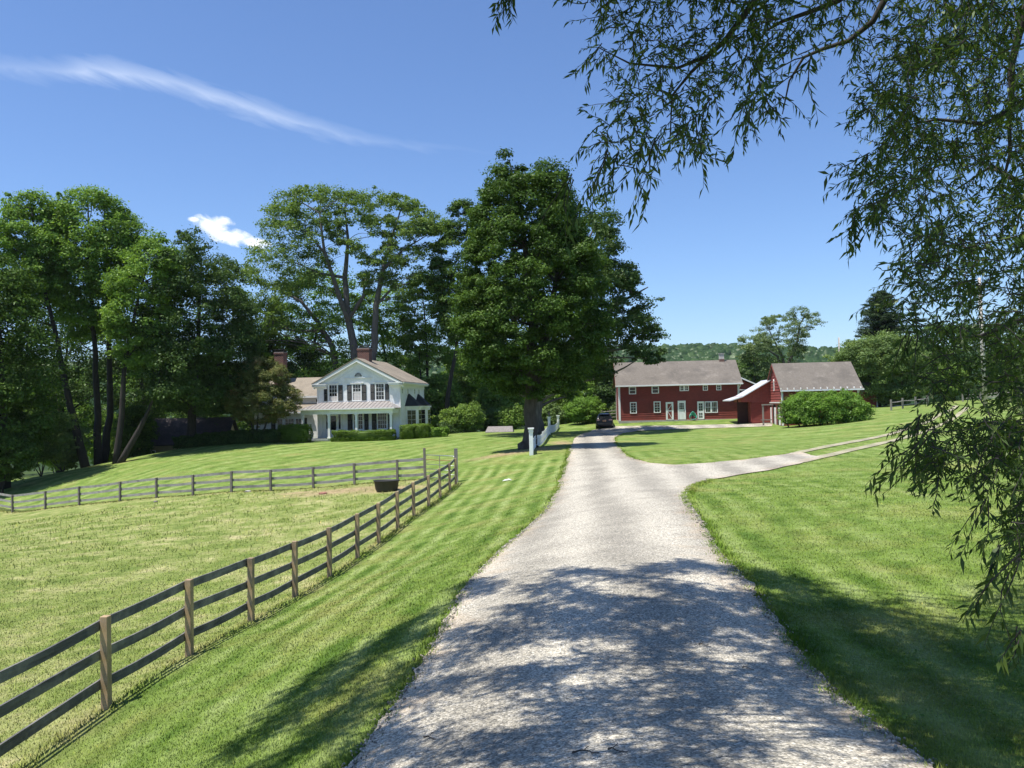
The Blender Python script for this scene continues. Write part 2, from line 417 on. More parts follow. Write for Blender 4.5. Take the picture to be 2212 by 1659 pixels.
DIRT=[(at(735,1055,45),3.0,1.1),(at(840,1058,44),2.2,.9),(at(640,1061,46),1.2,.5),(at(1100,972,53),2.6,1.2),(at(1180,975,54),.9,2.2),(at(1215,945,64),.8,3)]
def masks(x,y):
    pad=inpoly(x,y,PADDOCK).astype(float)
    dry=np.zeros(np.shape(x))
    d=segdist(x,y,NF); dry=np.maximum(dry,.55*np.exp(-(d/.35)**2)*(.5+.5*np.sin(x*3+y*1.7)))
    d=segdist(x,y,FFx); dry=np.maximum(dry,.45*np.exp(-((d)/.4)**2))
    for c,a,b in DIRT: dry=np.maximum(dry,np.exp(-(((x-c[0])/a)**2+((y-c[1])/b)**2)**1.5))
    return pad,dry
GM=make_ground_mat(); BM=make_blade_mat(); RM=make_gravel(); PM_=make_gravel(True)
def axis(lo,hi,near,step,grow):
    a=[0.0]
    while a[-1]<hi: a.append(a[-1]+(step if a[-1]<near else max(step,(a[-1]-near)*grow+step)))
    b=[0.0]
    while b[-1]>lo: b.append(b[-1]-(step if -b[-1]<near else max(step,(-b[-1]-near)*grow+step)))
    return np.array(b[:0:-1]+a)
xs=axis(-1300,1300,16,.34,.045); ys=axis(-40,1500,60,.34,.04)
X,Y=np.meshgrid(xs,ys); Z=G(X,Y)
nx=len(xs); ny=len(ys)
idx=np.arange(nx*ny).reshape(ny,nx)
Q=np.stack([idx[:-1,:-1],idx[:-1,1:],idx[1:,1:],idx[1:,:-1]],-1).reshape(-1,4)
pad,dry=masks(X.ravel(),Y.ravel())
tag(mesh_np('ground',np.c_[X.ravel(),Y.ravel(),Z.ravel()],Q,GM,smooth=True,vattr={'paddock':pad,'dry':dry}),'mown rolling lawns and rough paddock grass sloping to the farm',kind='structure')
tag(sheet('road',ROAD,RM,.03,.035),'pale gravel driveway running up to the farmyard and forking right',kind='structure')
tU=hit([(1690,984),(1806,958),(1916,938),(1965,922),(2020,902),(2048,886),(2061,876)]); tU2=hit([(1700,988),(1806,963.5),(1918,942),(1972,926),(2026,905),(2056,888),(2070,877)])
tL=hit([(1735,993),(1780,983),(1850,967),(1940,947),(1990,932),(2034,915),(2072,893),(2085,880)]); tL2=hit([(1737,1000),(1784,989.5),(1856,972.5),(1946,951.5),(1996,936),(2040,918),(2081,895),(2095,881)])
for a,b in ((tU,tU2),(tL,tL2)):
    o=sheet('path',[tuple(p[:2]) for p in smooth_poly(a,1)]+[tuple(p[:2]) for p in smooth_poly(b,1)[::-1]],PM_,.028,.02,.4)
    tag(o,'gravel wheel track of the farm lane climbing to the right',kind='structure')

# grass blades
def blades(n,Dlo,Dhi):
    u=rng.uniform(0,1,n*3); D=Dlo*(Dhi/Dlo)**u
    x=rng.uniform(-1,1,len(D))*(D*.66+.6); y=D
    ok=~inpoly(x,y,ROAD); x=x[ok][:n]; y=y[ok][:n]; return x,y
def blade_mesh(name,x,y,hs,ws,label):
    n=len(x); pad,dry=masks(x,y); ok=rng.uniform(0,1,n)>dry*.9; x,y,hs,ws,pad,dry=[a[ok] for a in (x,y,hs,ws,pad,dry)]; n=len(x)
    z=G(x,y); hs=hs*(1+.5*pad*rng.uniform(0,1,n)**2)
    an=rng.uniform(0,2*np.pi,n); la=rng.uniform(0,2*np.pi,n); le=rng.uniform(.1,.9,n)*hs
    dx=np.cos(an)*ws/2; dy=np.sin(an)*ws/2
    A=np.stack([x-dx,y-dy,z-.005],1); B=np.stack([x+dx,y+dy,z-.005],1); C=np.stack([x+np.cos(la)*le,y+np.sin(la)*le,z+hs],1)
    V=np.stack([A,B,C],1).reshape(-1,3); Fc=np.arange(3*n).reshape(-1,3)
    tint=np.clip(rng.normal(.42,.2,n),0,1); tint[rng.uniform(0,1,n)<.004]=1
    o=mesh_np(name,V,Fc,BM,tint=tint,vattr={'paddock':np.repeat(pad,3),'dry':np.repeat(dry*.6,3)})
    tag(o,label,kind='stuff'); return o
x,y=blades(420000,3.6,52)
k=rng.uniform(size=len(x))<1-.9*sstep(16,46,y); x,y=x[k],y[k]
hs=rng.uniform(.014,.034,len(x)); ws=.004+.0009*y
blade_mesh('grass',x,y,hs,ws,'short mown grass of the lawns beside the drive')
# longer grass spilling over the drive's edge and along the fence foot
def along(line,step_n,spread):
    line=np.array([p[:2] for p in line],float); sg=np.diff(line,axis=0); L=np.hypot(sg[:,0],sg[:,1])
    k=rng.choice(len(sg),step_n,p=L/L.sum()); t=rng.uniform(0,1,step_n)
    p=line[k]+sg[k]*t[:,None]; return p[:,0]+rng.normal(0,spread,step_n),p[:,1]+rng.normal(0,spread,step_n)
ex,ey=[],[]
for ln,k,s in ((Lw[2:14],17000,.085),(Rw[2:14],17000,.085),(Uw,4000,.08),(NF,14000,.11),(FFx,9000,.15)):
    a,b=along(ln,k,s); ex.append(a); ey.append(b)
ex=np.concatenate(ex); ey=np.concatenate(ey); cl=.5+.5*np.sin(ex*4+ey*2.3)*np.sin(ex*1.7-ey*3.9)
k=(ey>3)&(rng.uniform(0,1,len(ex))<.35+.65*cl); ex,ey,cl=ex[k],ey[k],cl[k]
tx=rng.uniform(-34,-3,90000); ty=rng.uniform(6,48,90000); cl2=np.sin(tx*.9+ty*.7)*np.sin(tx*.5-ty*1.3)+.6*np.sin(tx*2.7+1)*np.sin(ty*2.2)
k=inpoly(tx,ty,PADDOCK)&(rng.uniform(size=90000)<.18+.5*np.clip(cl2,0,1)); tx,ty=tx[k],ty[k]
blade_mesh('paddock_grass',tx,ty,rng.uniform(.04,.13,len(tx)),.006+.0008*ty,'rough ungrazed tufts in the paddock')
blade_mesh('verge_grass',ex,ey,rng.uniform(.03,.075,len(ex))*(.6+.7*cl),.006+.0011*ey,'longer grass fringing the drive edges and the fence foot')

# loose stones along the edges, clover and plantain leaves in the turf
v_,f_=ico(0); n=5200
a,c_=along(Lw[2:12],n//2,.055); a2,c2=along(Rw[2:14],n//2,.055); px_=np.concatenate([a,a2]); py_=np.concatenate([c_,c2]); k=(py_>3.5)&(py_<26); px_,py_=px_[k],py_[k]
ss=rng.uniform(.005,.013,len(px_))*(1+py_*.02); zz=G(px_,py_)+.03*inpoly(px_,py_,ROAD)
Vv=(v_[None]*ss[:,None,None]*(1+.25*rng.normal(size=(len(px_),1,3)))+np.stack([px_,py_,zz+ss*.4],1)[:,None,:]).reshape(-1,3)
ff=(f_[None]+np.arange(len(px_))[:,None,None]*len(v_)).reshape(-1,3)
mt,nt=newmat('loose_stone'); q=N(nt); at_=q('ShaderNodeAttribute'); at_.attribute_name='tint'; bb_=q('ShaderNodeBsdfPrincipled'); q.put(bb_.inputs['Base Color'],q.ramp(at_.outputs['Fac'],[(0,(.10,.09,.08)),(.6,(.30,.27,.22)),(1,(.58,.53,.45))])); bb_.inputs['Roughness'].default_value=.8; q.out(bb_.outputs[0])
tag(mesh_np('loose_gravel',Vv,ff,mt,tint=np.repeat(rng.uniform(0,1,len(px_)),len(f_))),'loose stones scattered along both edges of the drive',kind='stuff')
n=9000; cx=rng.uniform(-5.5,9,n); cy=rng.uniform(4,24,n); cl=np.sin(cx*2.1+cy)*np.sin(cy*1.7-cx)+.5*np.sin(cx*5)*np.sin(cy*4.1); k=(cl>.35)&~inpoly(cx,cy,ROAD); cx,cy=cx[k],cy[k]; m_=len(cx)
p=np.stack([cx,cy,G(cx,cy)+.022],1); nr=rng.normal(size=(m_,3))*.35+np.array([0,0,1]); nr/=np.linalg.norm(nr,axis=1,keepdims=True); t=np.cross(nr,rng.normal(size=(m_,3))); t/=np.linalg.norm(t,axis=1,keepdims=True); b=np.cross(nr,t); s=rng.uniform(.02,.045,m_)[:,None]
Vv=np.stack([p-t*s*.5,p-b*s*.35,p+t*s*.5,p+b*s*.35],1).reshape(-1,3)
tag(mesh_np('clover',Vv,np.arange(4*m_).reshape(-1,4),leafmat('clover_leaf',[(0,(.08,.15,.03)),(1,(.19,.28,.07))],.3),tint=rng.uniform(0,1,m_)),'clover and broad leaved weeds scattered in the lawn',kind='stuff')
# ---------------------------------------------------------------- vegetation
BARK=simple('bark',(.06,.05,.04),.9,.4,6,bump=1.0,stretch=(1,1,.25))
BARKG=simple('grey_bark',(.115,.105,.095),.9,.35,6,bump=1.0,stretch=(1,1,.25))
BARKD=simple('dark_bark',(.030,.026,.022),.9,.4,6,bump=1.0,stretch=(1,1,.25))
def unit(v): return v/np.maximum(np.linalg.norm(v,axis=1,keepdims=True),1e-9)
def leafcards(cen,rad,per,size,up=.55,shell=.42,tintc=None,aspect=.62,tspread=.16,cup=0.0):
    cen=np.asarray(cen,float); rad=np.asarray(rad,float)
    if rad.ndim==1:
        # every clump its own lopsided shape, with smaller tufts breaking the outline
        k0=len(rad); an=rng.uniform(.75,1.3,(k0,2)); R3=np.stack([rad*an[:,0],rad*an[:,1],rad*rng.uniform(.6,1.05,k0)],1)
        d0=unit(rng.normal(size=(k0,3))*np.array([1,1,.7])); sel=rng.uniform(size=k0)<.75
        c2=(cen+d0*R3*rng.uniform(.85,1.35,k0)[:,None])[sel]; r2=(R3*rng.uniform(.28,.5,k0)[:,None])[sel]
        if tintc is None: tintc=rng.normal(.48,.13,k0)
        tintc=np.concatenate([tintc,tintc[sel]+.06]); ia=len(cen)
        cen=np.vstack([cen,c2]); rad=np.vstack([R3,r2]); cnt=np.concatenate([np.full(k0,per),np.full(len(c2),max(8,int(per*.3)))])
    else: cnt=np.full(len(cen),per)
    k=len(cen); i=np.repeat(np.arange(k),cnt); n=len(i)
    d=unit(rng.normal(size=(n,3))); d[:,2]=np.where(d[:,2]<-.35,-d[:,2]*.6,d[:,2]); d=unit(d)
    rr=shell+(1-shell)*rng.uniform(0,1,n)**.6
    # ragged outline of each clump
    rr*=1+.22*np.sin(d[:,0]*7+i)*np.sin(d[:,1]*6+2*i)+.14*rng.normal(size=n)
    p=cen[i]+d*rad[i]*rr[:,None]
    nr=unit(d*.8+np.array([0,0,up])[None]+rng.normal(size=(n,3))*.55)
    t=unit(np.cross(nr,rng.normal(size=(n,3)))); b=np.cross(nr,t)
    s=size*rng.uniform(.6,1.35,n)[:,None]
    V=np.stack([p-t*s*.5,p-b*s*.5*aspect,p+t*s*.5,p+b*s*.5*aspect],1).reshape(-1,3)
    Fc=np.arange(4*n).reshape(-1,4)
    tc=(tintc if tintc is not None else rng.normal(.5,.13,k))
    tint=np.clip(tc[i]+rng.normal(0,tspread,n),0,1)
    return V,Fc,tint
def fill(poly,D,y0,n,ry=None,hollow=.35,depth=1.0):
    """clump centres in the solid whose outline at distance D is the photo polygon; y0 = centre depth"""
    W=np.array([at(u,v,D) for u,v in poly])[:,[0,2]]
    xmin,zmin=W.min(0); xmax,zmax=W.max(0); out=[]
    while len(out)<n:
        x=rng.uniform(xmin,xmax,400); z=rng.uniform(zmin,zmax,400); ok=inpoly(x,z,W)
        for a,c in zip(x[ok],z[ok]):
            # width of the outline at this height
            xsn=[]
            for i in range(len(W)):
                x1,z1=W[i]; x2,z2=W[(i+1)%len(W)]
                if (z1>c)!=(z2>c): xsn.append((x2-x1)*(c-z1)/(z2-z1)+x1)
            xl,xr=min(xsn),max(xsn); hw=max((xr-xl)/2,.3); xc=(xl+xr)/2
            t=abs(a-xc)/hw; h=(ry if ry else hw)*depth
            # prefer the outer shell
            q=rng.uniform(-1,1); yy=q*h*math.sqrt(max(0,1-t*t))
            rr=math.hypot(t,yy/h)
            if rng.uniform()<.25+.75*min(1,(rr/(1-hollow*.3))**1.5): out.append((a,y0+yy,c))
            if len(out)>=n: break
    return np.array(out[:n])
def curve(a,b,sag=.15,k=6,wob=.05):
    a=np.array(a,float); b=np.array(b,float); L=np.linalg.norm(b-a); out=[]
    o=rng.normal(size=3)*wob*L
    for i in range(k+1):
        t=i/k; p=a+(b-a)*t; p=p+o*math.sin(math.pi*t)+np.array([0,0,sag*L])*math.sin(math.pi*t)*.5; out.append(p)
    return out
def limbs(mb,tp,trr,cens,n,r0=.12,seg=5,sag=.1):
    """branches from the nearest fitting point of any trunk to the clumps"""
    sel=rng.choice(len(cens),min(n,len(cens)),replace=False)
    for i in sel:
        c=cens[i]; dv=c-tp; L=np.linalg.norm(dv,axis=1); up=dv[:,2]/np.maximum(L,.01)
        cost=L+np.where(up<.15,8*(.15-up)+1.5,0)*L*.5+np.where(tp[:,2]<.12*cens[:,2].max(),30,0); j=int(np.argmin(cost)); L=L[j]
        if L<.4: continue
        e=tp[j]+(c-tp[j])*.92; r=min(trr[j]*.55,r0*(.25+L*.16)); mb.tube(curve(tp[j],e,sag,6,.09),[r*(1-.85*t/6)+.006 for t in range(7)],seg)
def tree(name,base,label,cat,leaf,bark,trunks,cens,rads,per,size,nl=30,r0=.12,group=None,up=.8,shell=.42,parts=('trunk','crown'),aspect=.62,bare=None,sag=.15):
    up=min(up,.55)
    root=empty(name,base,0,label,cat,group); b=np.array(base,float)
    mb=MB()
    for tp,tr in trunks:
        tp=[np.array(p,float) for p in tp]; f=[]; fr=[]
        for i in range(len(tp)-1):
            for s in range(3):
                t=s/3; f.append(tp[i]*(1-t)+tp[i+1]*t); fr.append(tr[i]*(1-t)+tr[i+1]*t)
        f.append(tp[-1]); fr.append(tr[-1])
        for i in range(1,len(f)-1): f[i]=f[i]+rng.normal(size=3)*fr[i]*.12
        mb.tube([p-b for p in f],fr,9)
    rel=np.asarray(cens)-b
    P_=[];R_=[]
    for tp,tr in trunks:
        tp=np.array(tp,float); k=len(tp)
        P_.append(np.vstack([tp[i]*(1-t)+tp[i+1]*t for i in range(k-1) for t in (0,.25,.5,.75)]+[tp[-1]]))
        R_.append(np.interp(np.linspace(0,k-1,len(P_[-1])),np.arange(k),tr))
    limbs(mb,np.vstack(P_)-b,np.concatenate(R_),rel,nl,r0,sag=.1)
    if bare:
        for pl,r in bare: mb.tube([np.array(p)-b for p in pl],[r*(1-.8*i/(len(pl)-1)) for i in range(len(pl))],5)
    mb.build(parts[0],bark,root,smooth=True)
    V,Fc,t=leafcards(rel,rads,per,size,up,shell,aspect=aspect)
    mesh_np(parts[1],V,Fc,leaf,root,tint=t)
    return root
def trunkline(pix,D,dy=None):
    dy=dy or [0]*len(pix)
    return [at(u,v,D+e) for (u,v),e in zip(pix,dy)]
LM=leafmat('maple_leaf',lv((.058,.108,.022),1.2,.55),.28)
LMd=leafmat('dark_maple_leaf',lv((.052,.094,.028),1.15,.55),.28)
LL=leafmat('locust_leaf',lv((.10,.172,.034),1.6,.5),.40)
LG=leafmat('pale_leaf',lv((.10,.15,.052),1.55,.4),.36)
LB=leafmat('bush_leaf',lv((.10,.18,.034),1.6,.45),.38)
LY=leafmat('thicket_leaf',lv((.115,.18,.042),1.7,.45),.42)
LC=leafmat('conifer_needle',lv((.036,.062,.026),1.0,.4),.12)
LH=leafmat('hedge_leaf',lv((.09,.15,.022),1.3,.4),.3)
LR=leafmat('crabapple_leaf',[(0,(.07,.095,.025)),(.45,(.15,.18,.06)),(.8,(.24,.215,.085)),(1,(.32,.22,.12))],.25)
LGR=leafmat('grey_leaf',lv((.12,.17,.075),1.3,.4),.3)
def rr(n,a,b): return rng.uniform(a,b,n)

# --- the large maple beside the picket fence
b0=at(1142,967,55); b0[2]=g1(b0[0],b0[1])-.1
mp=[(1095,330),(1068,358),(1058,400),(1040,440),(1026,500),(1014,560),(1000,620),(990,690),(1000,755),(1020,800),(1055,842),(1110,862),(1180,858),(1235,838),(1275,795),(1303,740),(1312,680),(1300,620),(1284,560),(1268,505),(1232,455),(1220,405),(1198,365),(1172,362),(1150,398),(1125,352)]
cm=fill(mp,55,55.2,640,hollow=.5,depth=.95)
tree('maple_tree',b0,'tallest dense dark green maple beside the white picket fence','tree',LM,BARK,
  [([b0,b0+np.array([.03,0,.35]),b0+np.array([.1,0,.9]),at(1148,860,55),at(1150,700,55.3),at(1130,480,55.3),at(1100,345,55.2)],[.74,.56,.47,.42,.3,.14,.04]),
   ([at(1148,870,55),at(1175,760,55.6),at(1210,560,55.8),at(1185,390,55.6)],[.3,.22,.13,.04])],
  cm,rr(640,.42,.98),300,.165,nl=60,r0=.1)
# --- the big tree right behind it
b1=at(1158,937,78); b1[2]=g1(b1[0],b1[1])-.1
t9=[(1240,478),(1285,462),(1326,478),(1336,525),(1350,560),(1374,588),(1366,630),(1396,655),(1394,700),(1424,728),(1418,762),(1400,772),(1335,770),(1312,830),(1240,855),(1120,850),(1020,820),(990,700),(1100,560)]
c9=fill(t9,78,78.5,460,ry=8,hollow=.4)
c9=np.vstack([c9,[at(u,v,76+rng.uniform(-1,2)) for u,v in [(1395,774),(1412,770),(1424,780),(1430,762),(1385,768),(1405,784),(1372,765)]]])
tree('broad_maple_tree',b1,'broad maple with pale grey trunk standing behind the tallest maple','tree',LMd,BARKG,
  [([b1,at(1158,900,78),at(1162,820,78),at(1190,680,78.5),at(1250,560,79),at(1290,480,79)],[.85,.6,.55,.42,.2,.05]),
   ([at(1162,830,78),at(1230,740,78),at(1330,660,78),at(1400,620,78)],[.4,.3,.18,.05]),([at(1162,830,78),at(1110,700,78.5),at(1090,560,78.5)],[.35,.22,.06])],
  c9,np.concatenate([rr(460,.55,1.25),rr(7,.5,.7)]),200,.24,nl=70,r0=.13,group=None)

# --- the open crowned tree behind the house
b4=at(772,925,99); b4[2]=g1(b4[0],b4[1])-.2
D4=99
blobs=[(600,455,30),(625,440,28),(655,425,24),(690,420,25),(720,430,30),(745,425,24),(775,430,24),(800,440,26),(830,440,22),(860,435,22),(885,450,20),(905,470,26),(920,480,22),
 (590,500,26),(620,490,30),(655,480,30),(690,470,28),(725,470,24),(755,470,26),(790,480,26),(815,490,26),(845,500,22),(875,500,26),(905,510,26),(930,500,20),(955,495,22),
 (570,545,30),(600,560,34),(640,550,34),(675,545,26),(705,560,24),(750,520,22),(770,545,20),(800,560,24),(835,555,24),(860,570,20),(890,550,22),(925,545,24),(955,530,24),
 (530,590,26),(560,600,34),(600,600,34),(640,600,30),(670,590,26),(520,640,24),(550,650,30),(590,645,30),(625,640,28),(530,680,26),(565,690,28),(600,680,26),(540,715,22),(580,715,22),(615,700,20),
 (800,590,24),(830,600,26),(855,610,26),(880,640,26),(790,620,18),(905,590,20),(850,480,20),(660,515,24),(720,500,18),(845,530,18),(640,450,20),(530,735,16),(560,740,15)]
crown4=[];rad4=[]
for u,v,r in blobs:
    rm=r/F*D4
    for k in range(8):
        crown4.append(at(u+rng.uniform(-.8,.8)*r,v+rng.uniform(-.7,.7)*r,D4+rng.uniform(-4.5,5))); rad4.append(rm*rng.uniform(.42,.72))
def T4(p,dy=None): return trunkline(p,D4,dy)
tree('spreading_tree',b4,'tall open-crowned tree with several leaning grey trunks behind the white house','tree',leafmat('open_leaf',lv((.085,.135,.034),1.6,.45),.38),BARKG,
  [([b4,*T4([(772,860),(765,760),(752,690),(745,600),(752,520),(745,450)],[0,0,0,.5,.5,.5])],[.75,.6,.5,.42,.3,.2,.06]),
   ([*T4([(755,700),(725,620),(700,540),(690,460),(640,430)],[0,-1,-2,-2,-2])],[.34,.28,.18,.1,.04]),
   ([*T4([(752,690),(785,640),(800,700)][:2]+[(790,600)],[0,0,1])],[.3,.2,.08]),
   ([at(800,925,D4-1),*trunkline([(798,830),(808,740),(812,660),(830,570),(850,500),(870,440)],D4-1)],[.6,.5,.42,.34,.24,.14,.04]),
   ([*trunkline([(830,580),(870,540),(920,510)],D4-1)],[.2,.13,.04]),([*trunkline([(812,660),(850,620),(890,610)],D4-1)],[.18,.12,.04]),
   ([at(745,925,D4+1),*trunkline([(735,830),(718,750),(690,700),(650,650),(590,620)],D4+1)],[.5,.42,.36,.28,.18,.05]),
   ([*trunkline([(700,715),(640,715),(590,705),(540,715)],D4+1)],[.22,.16,.1,.04]),
   ([*T4([(700,545),(660,500),(610,480)],[-2,-2,-2])],[.16,.1,.03]),([*T4([(745,600),(690,590),(620,560)],[0,1,1])],[.2,.14,.04])],
  np.array(crown4),np.array(rad4)*1.12,120,.26,nl=170,r0=.06,aspect=.6)

# --- left hand group
def treeAt(name,D,basepx,poly,nc,rlo,rhi,per,size,leaf,bark,label,trunks,tr=.3,ry=None,nl=30,cat='tree',group=None,hollow=.4,up=.8,r0=.1,parts=('trunk','crown')):
    b=at(basepx[0],basepx[1],D); b[2]=g1(b[0],b[1])-.1
    nc=int(nc*1.45); per=int(per*2.1); size*=.70; c=fill(poly,D,D,nc,ry=ry,hollow=hollow)
    tl=[]
    for tp in trunks:
        p=trunkline(tp,D+rng.uniform(-1,1)); p[0][2]=g1(p[0][0],p[0][1])-.2
        n=len(p); tl.append((p,[tr*(1-.85*i/(n-1)) for i in range(n)]))
    if len(tl)==1: tl[0][0][0]=b
    return tree(name,b,label,cat,leaf,bark,tl,c,rr(nc,rlo,rhi),per,size,nl=nl,r0=r0,group=group,up=up,parts=parts)
GL='trees at the left edge of the lawn'
treeAt('locust_tree',76,(185,1008),[(60,425),(10,450),(-10,520),(5,600),(20,660),(60,700),(100,640),(135,560),(118,480),(95,435)],110,.7,1.3,100,.34,LL,BARKD,
  'locust with leaning trunk, leftmost of the bright green locust crowns',[[(182,1008),(165,930),(145,850),(125,740),(90,600),(68,450)]],.42,group=GL)
treeAt('locust_tree',79,(215,1003),[(175,418),(140,430),(112,470),(105,540),(115,600),(130,680),(165,740),(225,730),(270,640),(300,560),(295,500),(262,445),(225,425)],190,.75,1.4,100,.34,LL,BARKD,
  'tallest locust of the left group with two straight dark stems',[[(212,1003),(212,900),(205,760),(195,600),(190,440)],[(222,1003),(238,900),(236,760),(232,600),(225,450)]],.4,nl=44,group=GL)
treeAt('locust_tree',74,(252,1001),[(335,512),(300,540),(262,565),(245,620),(240,690),(255,770),(300,830),(340,790),(365,700),(385,600),(372,550)],110,.65,1.15,100,.32,LL,BARKD,
  'lower locust with arching crown at the right of the locust clump',[[(250,1001),(262,900),(270,780),(300,640),(330,530)],[(258,1001),(300,930),(320,890),(345,820)]],.32,group=GL)
treeAt('shade_tree',68,(10,1045),[(-150,520),(-20,560),(25,590),(60,640),(85,720),(100,800),(95,900),(60,985),(0,1000),(-120,1000),(-200,800)],210,.8,1.6,110,.34,LM,BARKD,
  'large shaded maple cut off by the left edge of the photo',[[(10,1045),(5,900),(0,760),(-10,600)]],.5,group=GL)
treeAt('dark_maple_tree',80,(412,980),[(432,528),(400,545),(372,590),(352,650),(335,720),(330,800),(345,865),(400,900),(470,890),(520,850),(545,780),(535,700),(515,640),(500,590),(470,545)],270,.7,1.4,120,.32,LMd,BARKD,
  'dense dark maple with rounded top left of the white house',[[(412,980),(415,880),(428,740),(435,560)]],.5,nl=30,group=GL,ry=8)
treeAt('dark_maple_tree',92,(130,1005),[(90,640),(60,760),(60,900),(150,960),(260,950),(340,930),(360,840),(330,740),(260,690),(180,650)],150,1,2,80,.4,LMd,BARKD,
  'shaded maple filling the gap behind the locust stems',[[(130,1005),(135,860),(150,700)],[(320,985),(310,860),(290,720)]],.35,group=GL)
# understory left
US=[(40,1030,(-60,1040,70,940),'low dark shrub mass at the foot of the leftmost maple',66,LM),(150,1012,(95,1016,165,945),'leafy shrub just left of the leaning locust base',80,LY),(205,1000,(185,1004,262,900),'bright undergrowth behind the two straight locust stems',86,LL),(290,985,(262,992,330,880),'rounded undergrowth bush left of the shaded cottage',80,LM),(60,1000,(30,1000,150,880),'round shrub catching sun under the left trees',73,LG),(130,1000,(85,1008,185,915),'sunlit grey-green shrub left of the leaning locust trunk',77,LGR),(250,990,(240,990,320,880),'bright sapling between the locust stems',84,LY),
    (300,960,(60,940,180,860),'leafy understory tree far behind the locust stems',100,LY)]
def shrub(name,D,box,label,leaf,nc=40,r=(.3,.6),per=90,size=.2,cat='shrub',base=None,ry=None,group=None,stems=4,up=.8):
    x0,y0,x1,y1=box; cx=(x0+x1)/2; hw=(x1-x0)/2; 
    nc=int(nc*1.5); per=int(per*1.6); size*=.75
    poly=[(cx+hw*math.cos(a)*(1 if math.sin(a)>-.2 else .9),y0+(y1-y0)*(.5+.5*math.sin(a))) for a in np.linspace(0,2*math.pi,18)[:-1]]
    c=fill(poly,D,D,nc,ry=ry)
    b=at(cx,y0,D); b[2]=g1(b[0],b[1])
    c[:,2]=np.maximum(c[:,2],b[2]+.15)
    trs=[([b+np.array([rng.uniform(-.2,.2),rng.uniform(-.2,.2),-.1]),b*.4+np.array(c[rng.integers(len(c))])*.6],[.06,.02]) for _ in range(stems)]
    return tree(name,b,label,cat,leaf,BARKD,trs,c,rr(nc,*r),per,size,nl=stems*2,r0=.03,group=group,parts=('stems','foliage'),up=up)
for bx,by,box,lab,D,lf in US: shrub('shrub',D,(box[0],box[1],box[2],box[3]),lab,lf,60,(.4,.8),90,.26,group='shrubs under the left trees')
# --- behind the house and the middle ground
GB='trees behind the white house'
treeAt('round_tree',108,(660,930),[(660,590),(620,640),(580,700),(560,780),(570,870),(620,920),(760,920),(900,915),(910,800),(880,690),(840,620),(790,640),(740,600),(700,580)],230,.9,1.7,100,.40,LL,BARKD,
  'broad light green tree behind the chimneys of the white house',[[(665,930),(670,800),(690,680)],[(840,925),(838,800),(820,700)]],.4,nl=24,group=GB)
treeAt('dark_maple_tree',104,(610,935),[(560,735),(600,720),(640,740),(680,760),(700,830),(700,920),(560,920),(540,830),(545,780)],110,.8,1.5,100,.38,LMd,BARKD,
  'low dark tree spreading behind the left brick chimney',[[(612,935),(615,850),(620,790)]],.35,nl=16,group=GB)
treeAt('woodland_tree',106,(922,935),[(905,590),(880,620),(870,700),(875,760),(895,790),(930,800),(980,790),(990,740),(975,660),(950,610),(925,585)],130,.55,1.2,80,.34,LL,BARKD,
  'slim light green tree between the house and the big maples',[[(922,935),(925,850),(920,720),(912,620)],[(905,940),(912,860),(905,760)]],.28,nl=24,group=GB)
treeAt('woodland_tree',98,(965,940),[(985,410),(975,480),(945,520),(930,590),(940,660),(960,720),(1000,745),(1040,720),(1040,600),(1030,500),(1010,440)],130,.55,1.1,90,.34,LM,BARKD,
  'tall leafy tree half hidden by the left side of the tallest maple',[[(958,940),(966,860),(985,760),(1005,600),(1008,480)]],.34,nl=30,group=GB)
GK='dark backdrop trees on the left'
for k_,(nm,D,bp,poly_,lab_) in enumerate([('backdrop_tree',112,(40,985),[(-120,800),(-120,985),(150,985),(160,860),(100,790),(0,770)],'shaded backdrop tree behind the leftmost locust'),
   ('backdrop_tree',116,(240,975),[(140,830),(140,985),(340,975),(350,850),(280,790),(200,800)],'backdrop tree behind the pair of straight locust stems'),
   ('backdrop_tree',112,(440,962),[(330,850),(330,965),(560,955),(570,840),(500,790),(400,800)],'backdrop tree behind the shaded cottage')]):
    treeAt(nm,D,bp,poly_,90,.9,1.7,80,.42,LM if k_!=1 else LL,BARKD,lab_,[[bp,(bp[0]+3,bp[1]-90)]],.25,nl=10,group=GK)
b=at(1003,560,97)
# thicket: individual rounded trees and shrubs
TH=[(930,905,1000,940-5,0,0)]
th=[('thicket_tree',103,(905,930,985,815),LY,'yellow-green thicket tree right of the bay windows'),
    ('thicket_tree',112,(960,925,1060,770),LL,'mid green thicket tree behind the slim trunks'),
    ('thicket_tree',104,(1035,928,1125,825),LY,'thicket tree under the left edge of the tallest maple'),
    ('thicket_tree',122,(1000,900,1120,740),LMd,'dark thicket tree rising behind the bright thicket'),
    ('thicket_tree',104,(1170,925,1240,820),LY,'bright thicket tree right of the two thick trunks'),
    ('thicket_tree',130,(1215,920,1300,760),LL,'thicket tree behind the round bush by the car'),
    ('thicket_tree',128,(1290,915,1360,780),LMd,'dark tree at the left end of the long red barn')]
for nm,D,box,lf,lab in th: shrub(nm,D,box,lab,lf,110,(.7,1.4),80,.40,'tree',group='thicket beyond the lawn',stems=3)
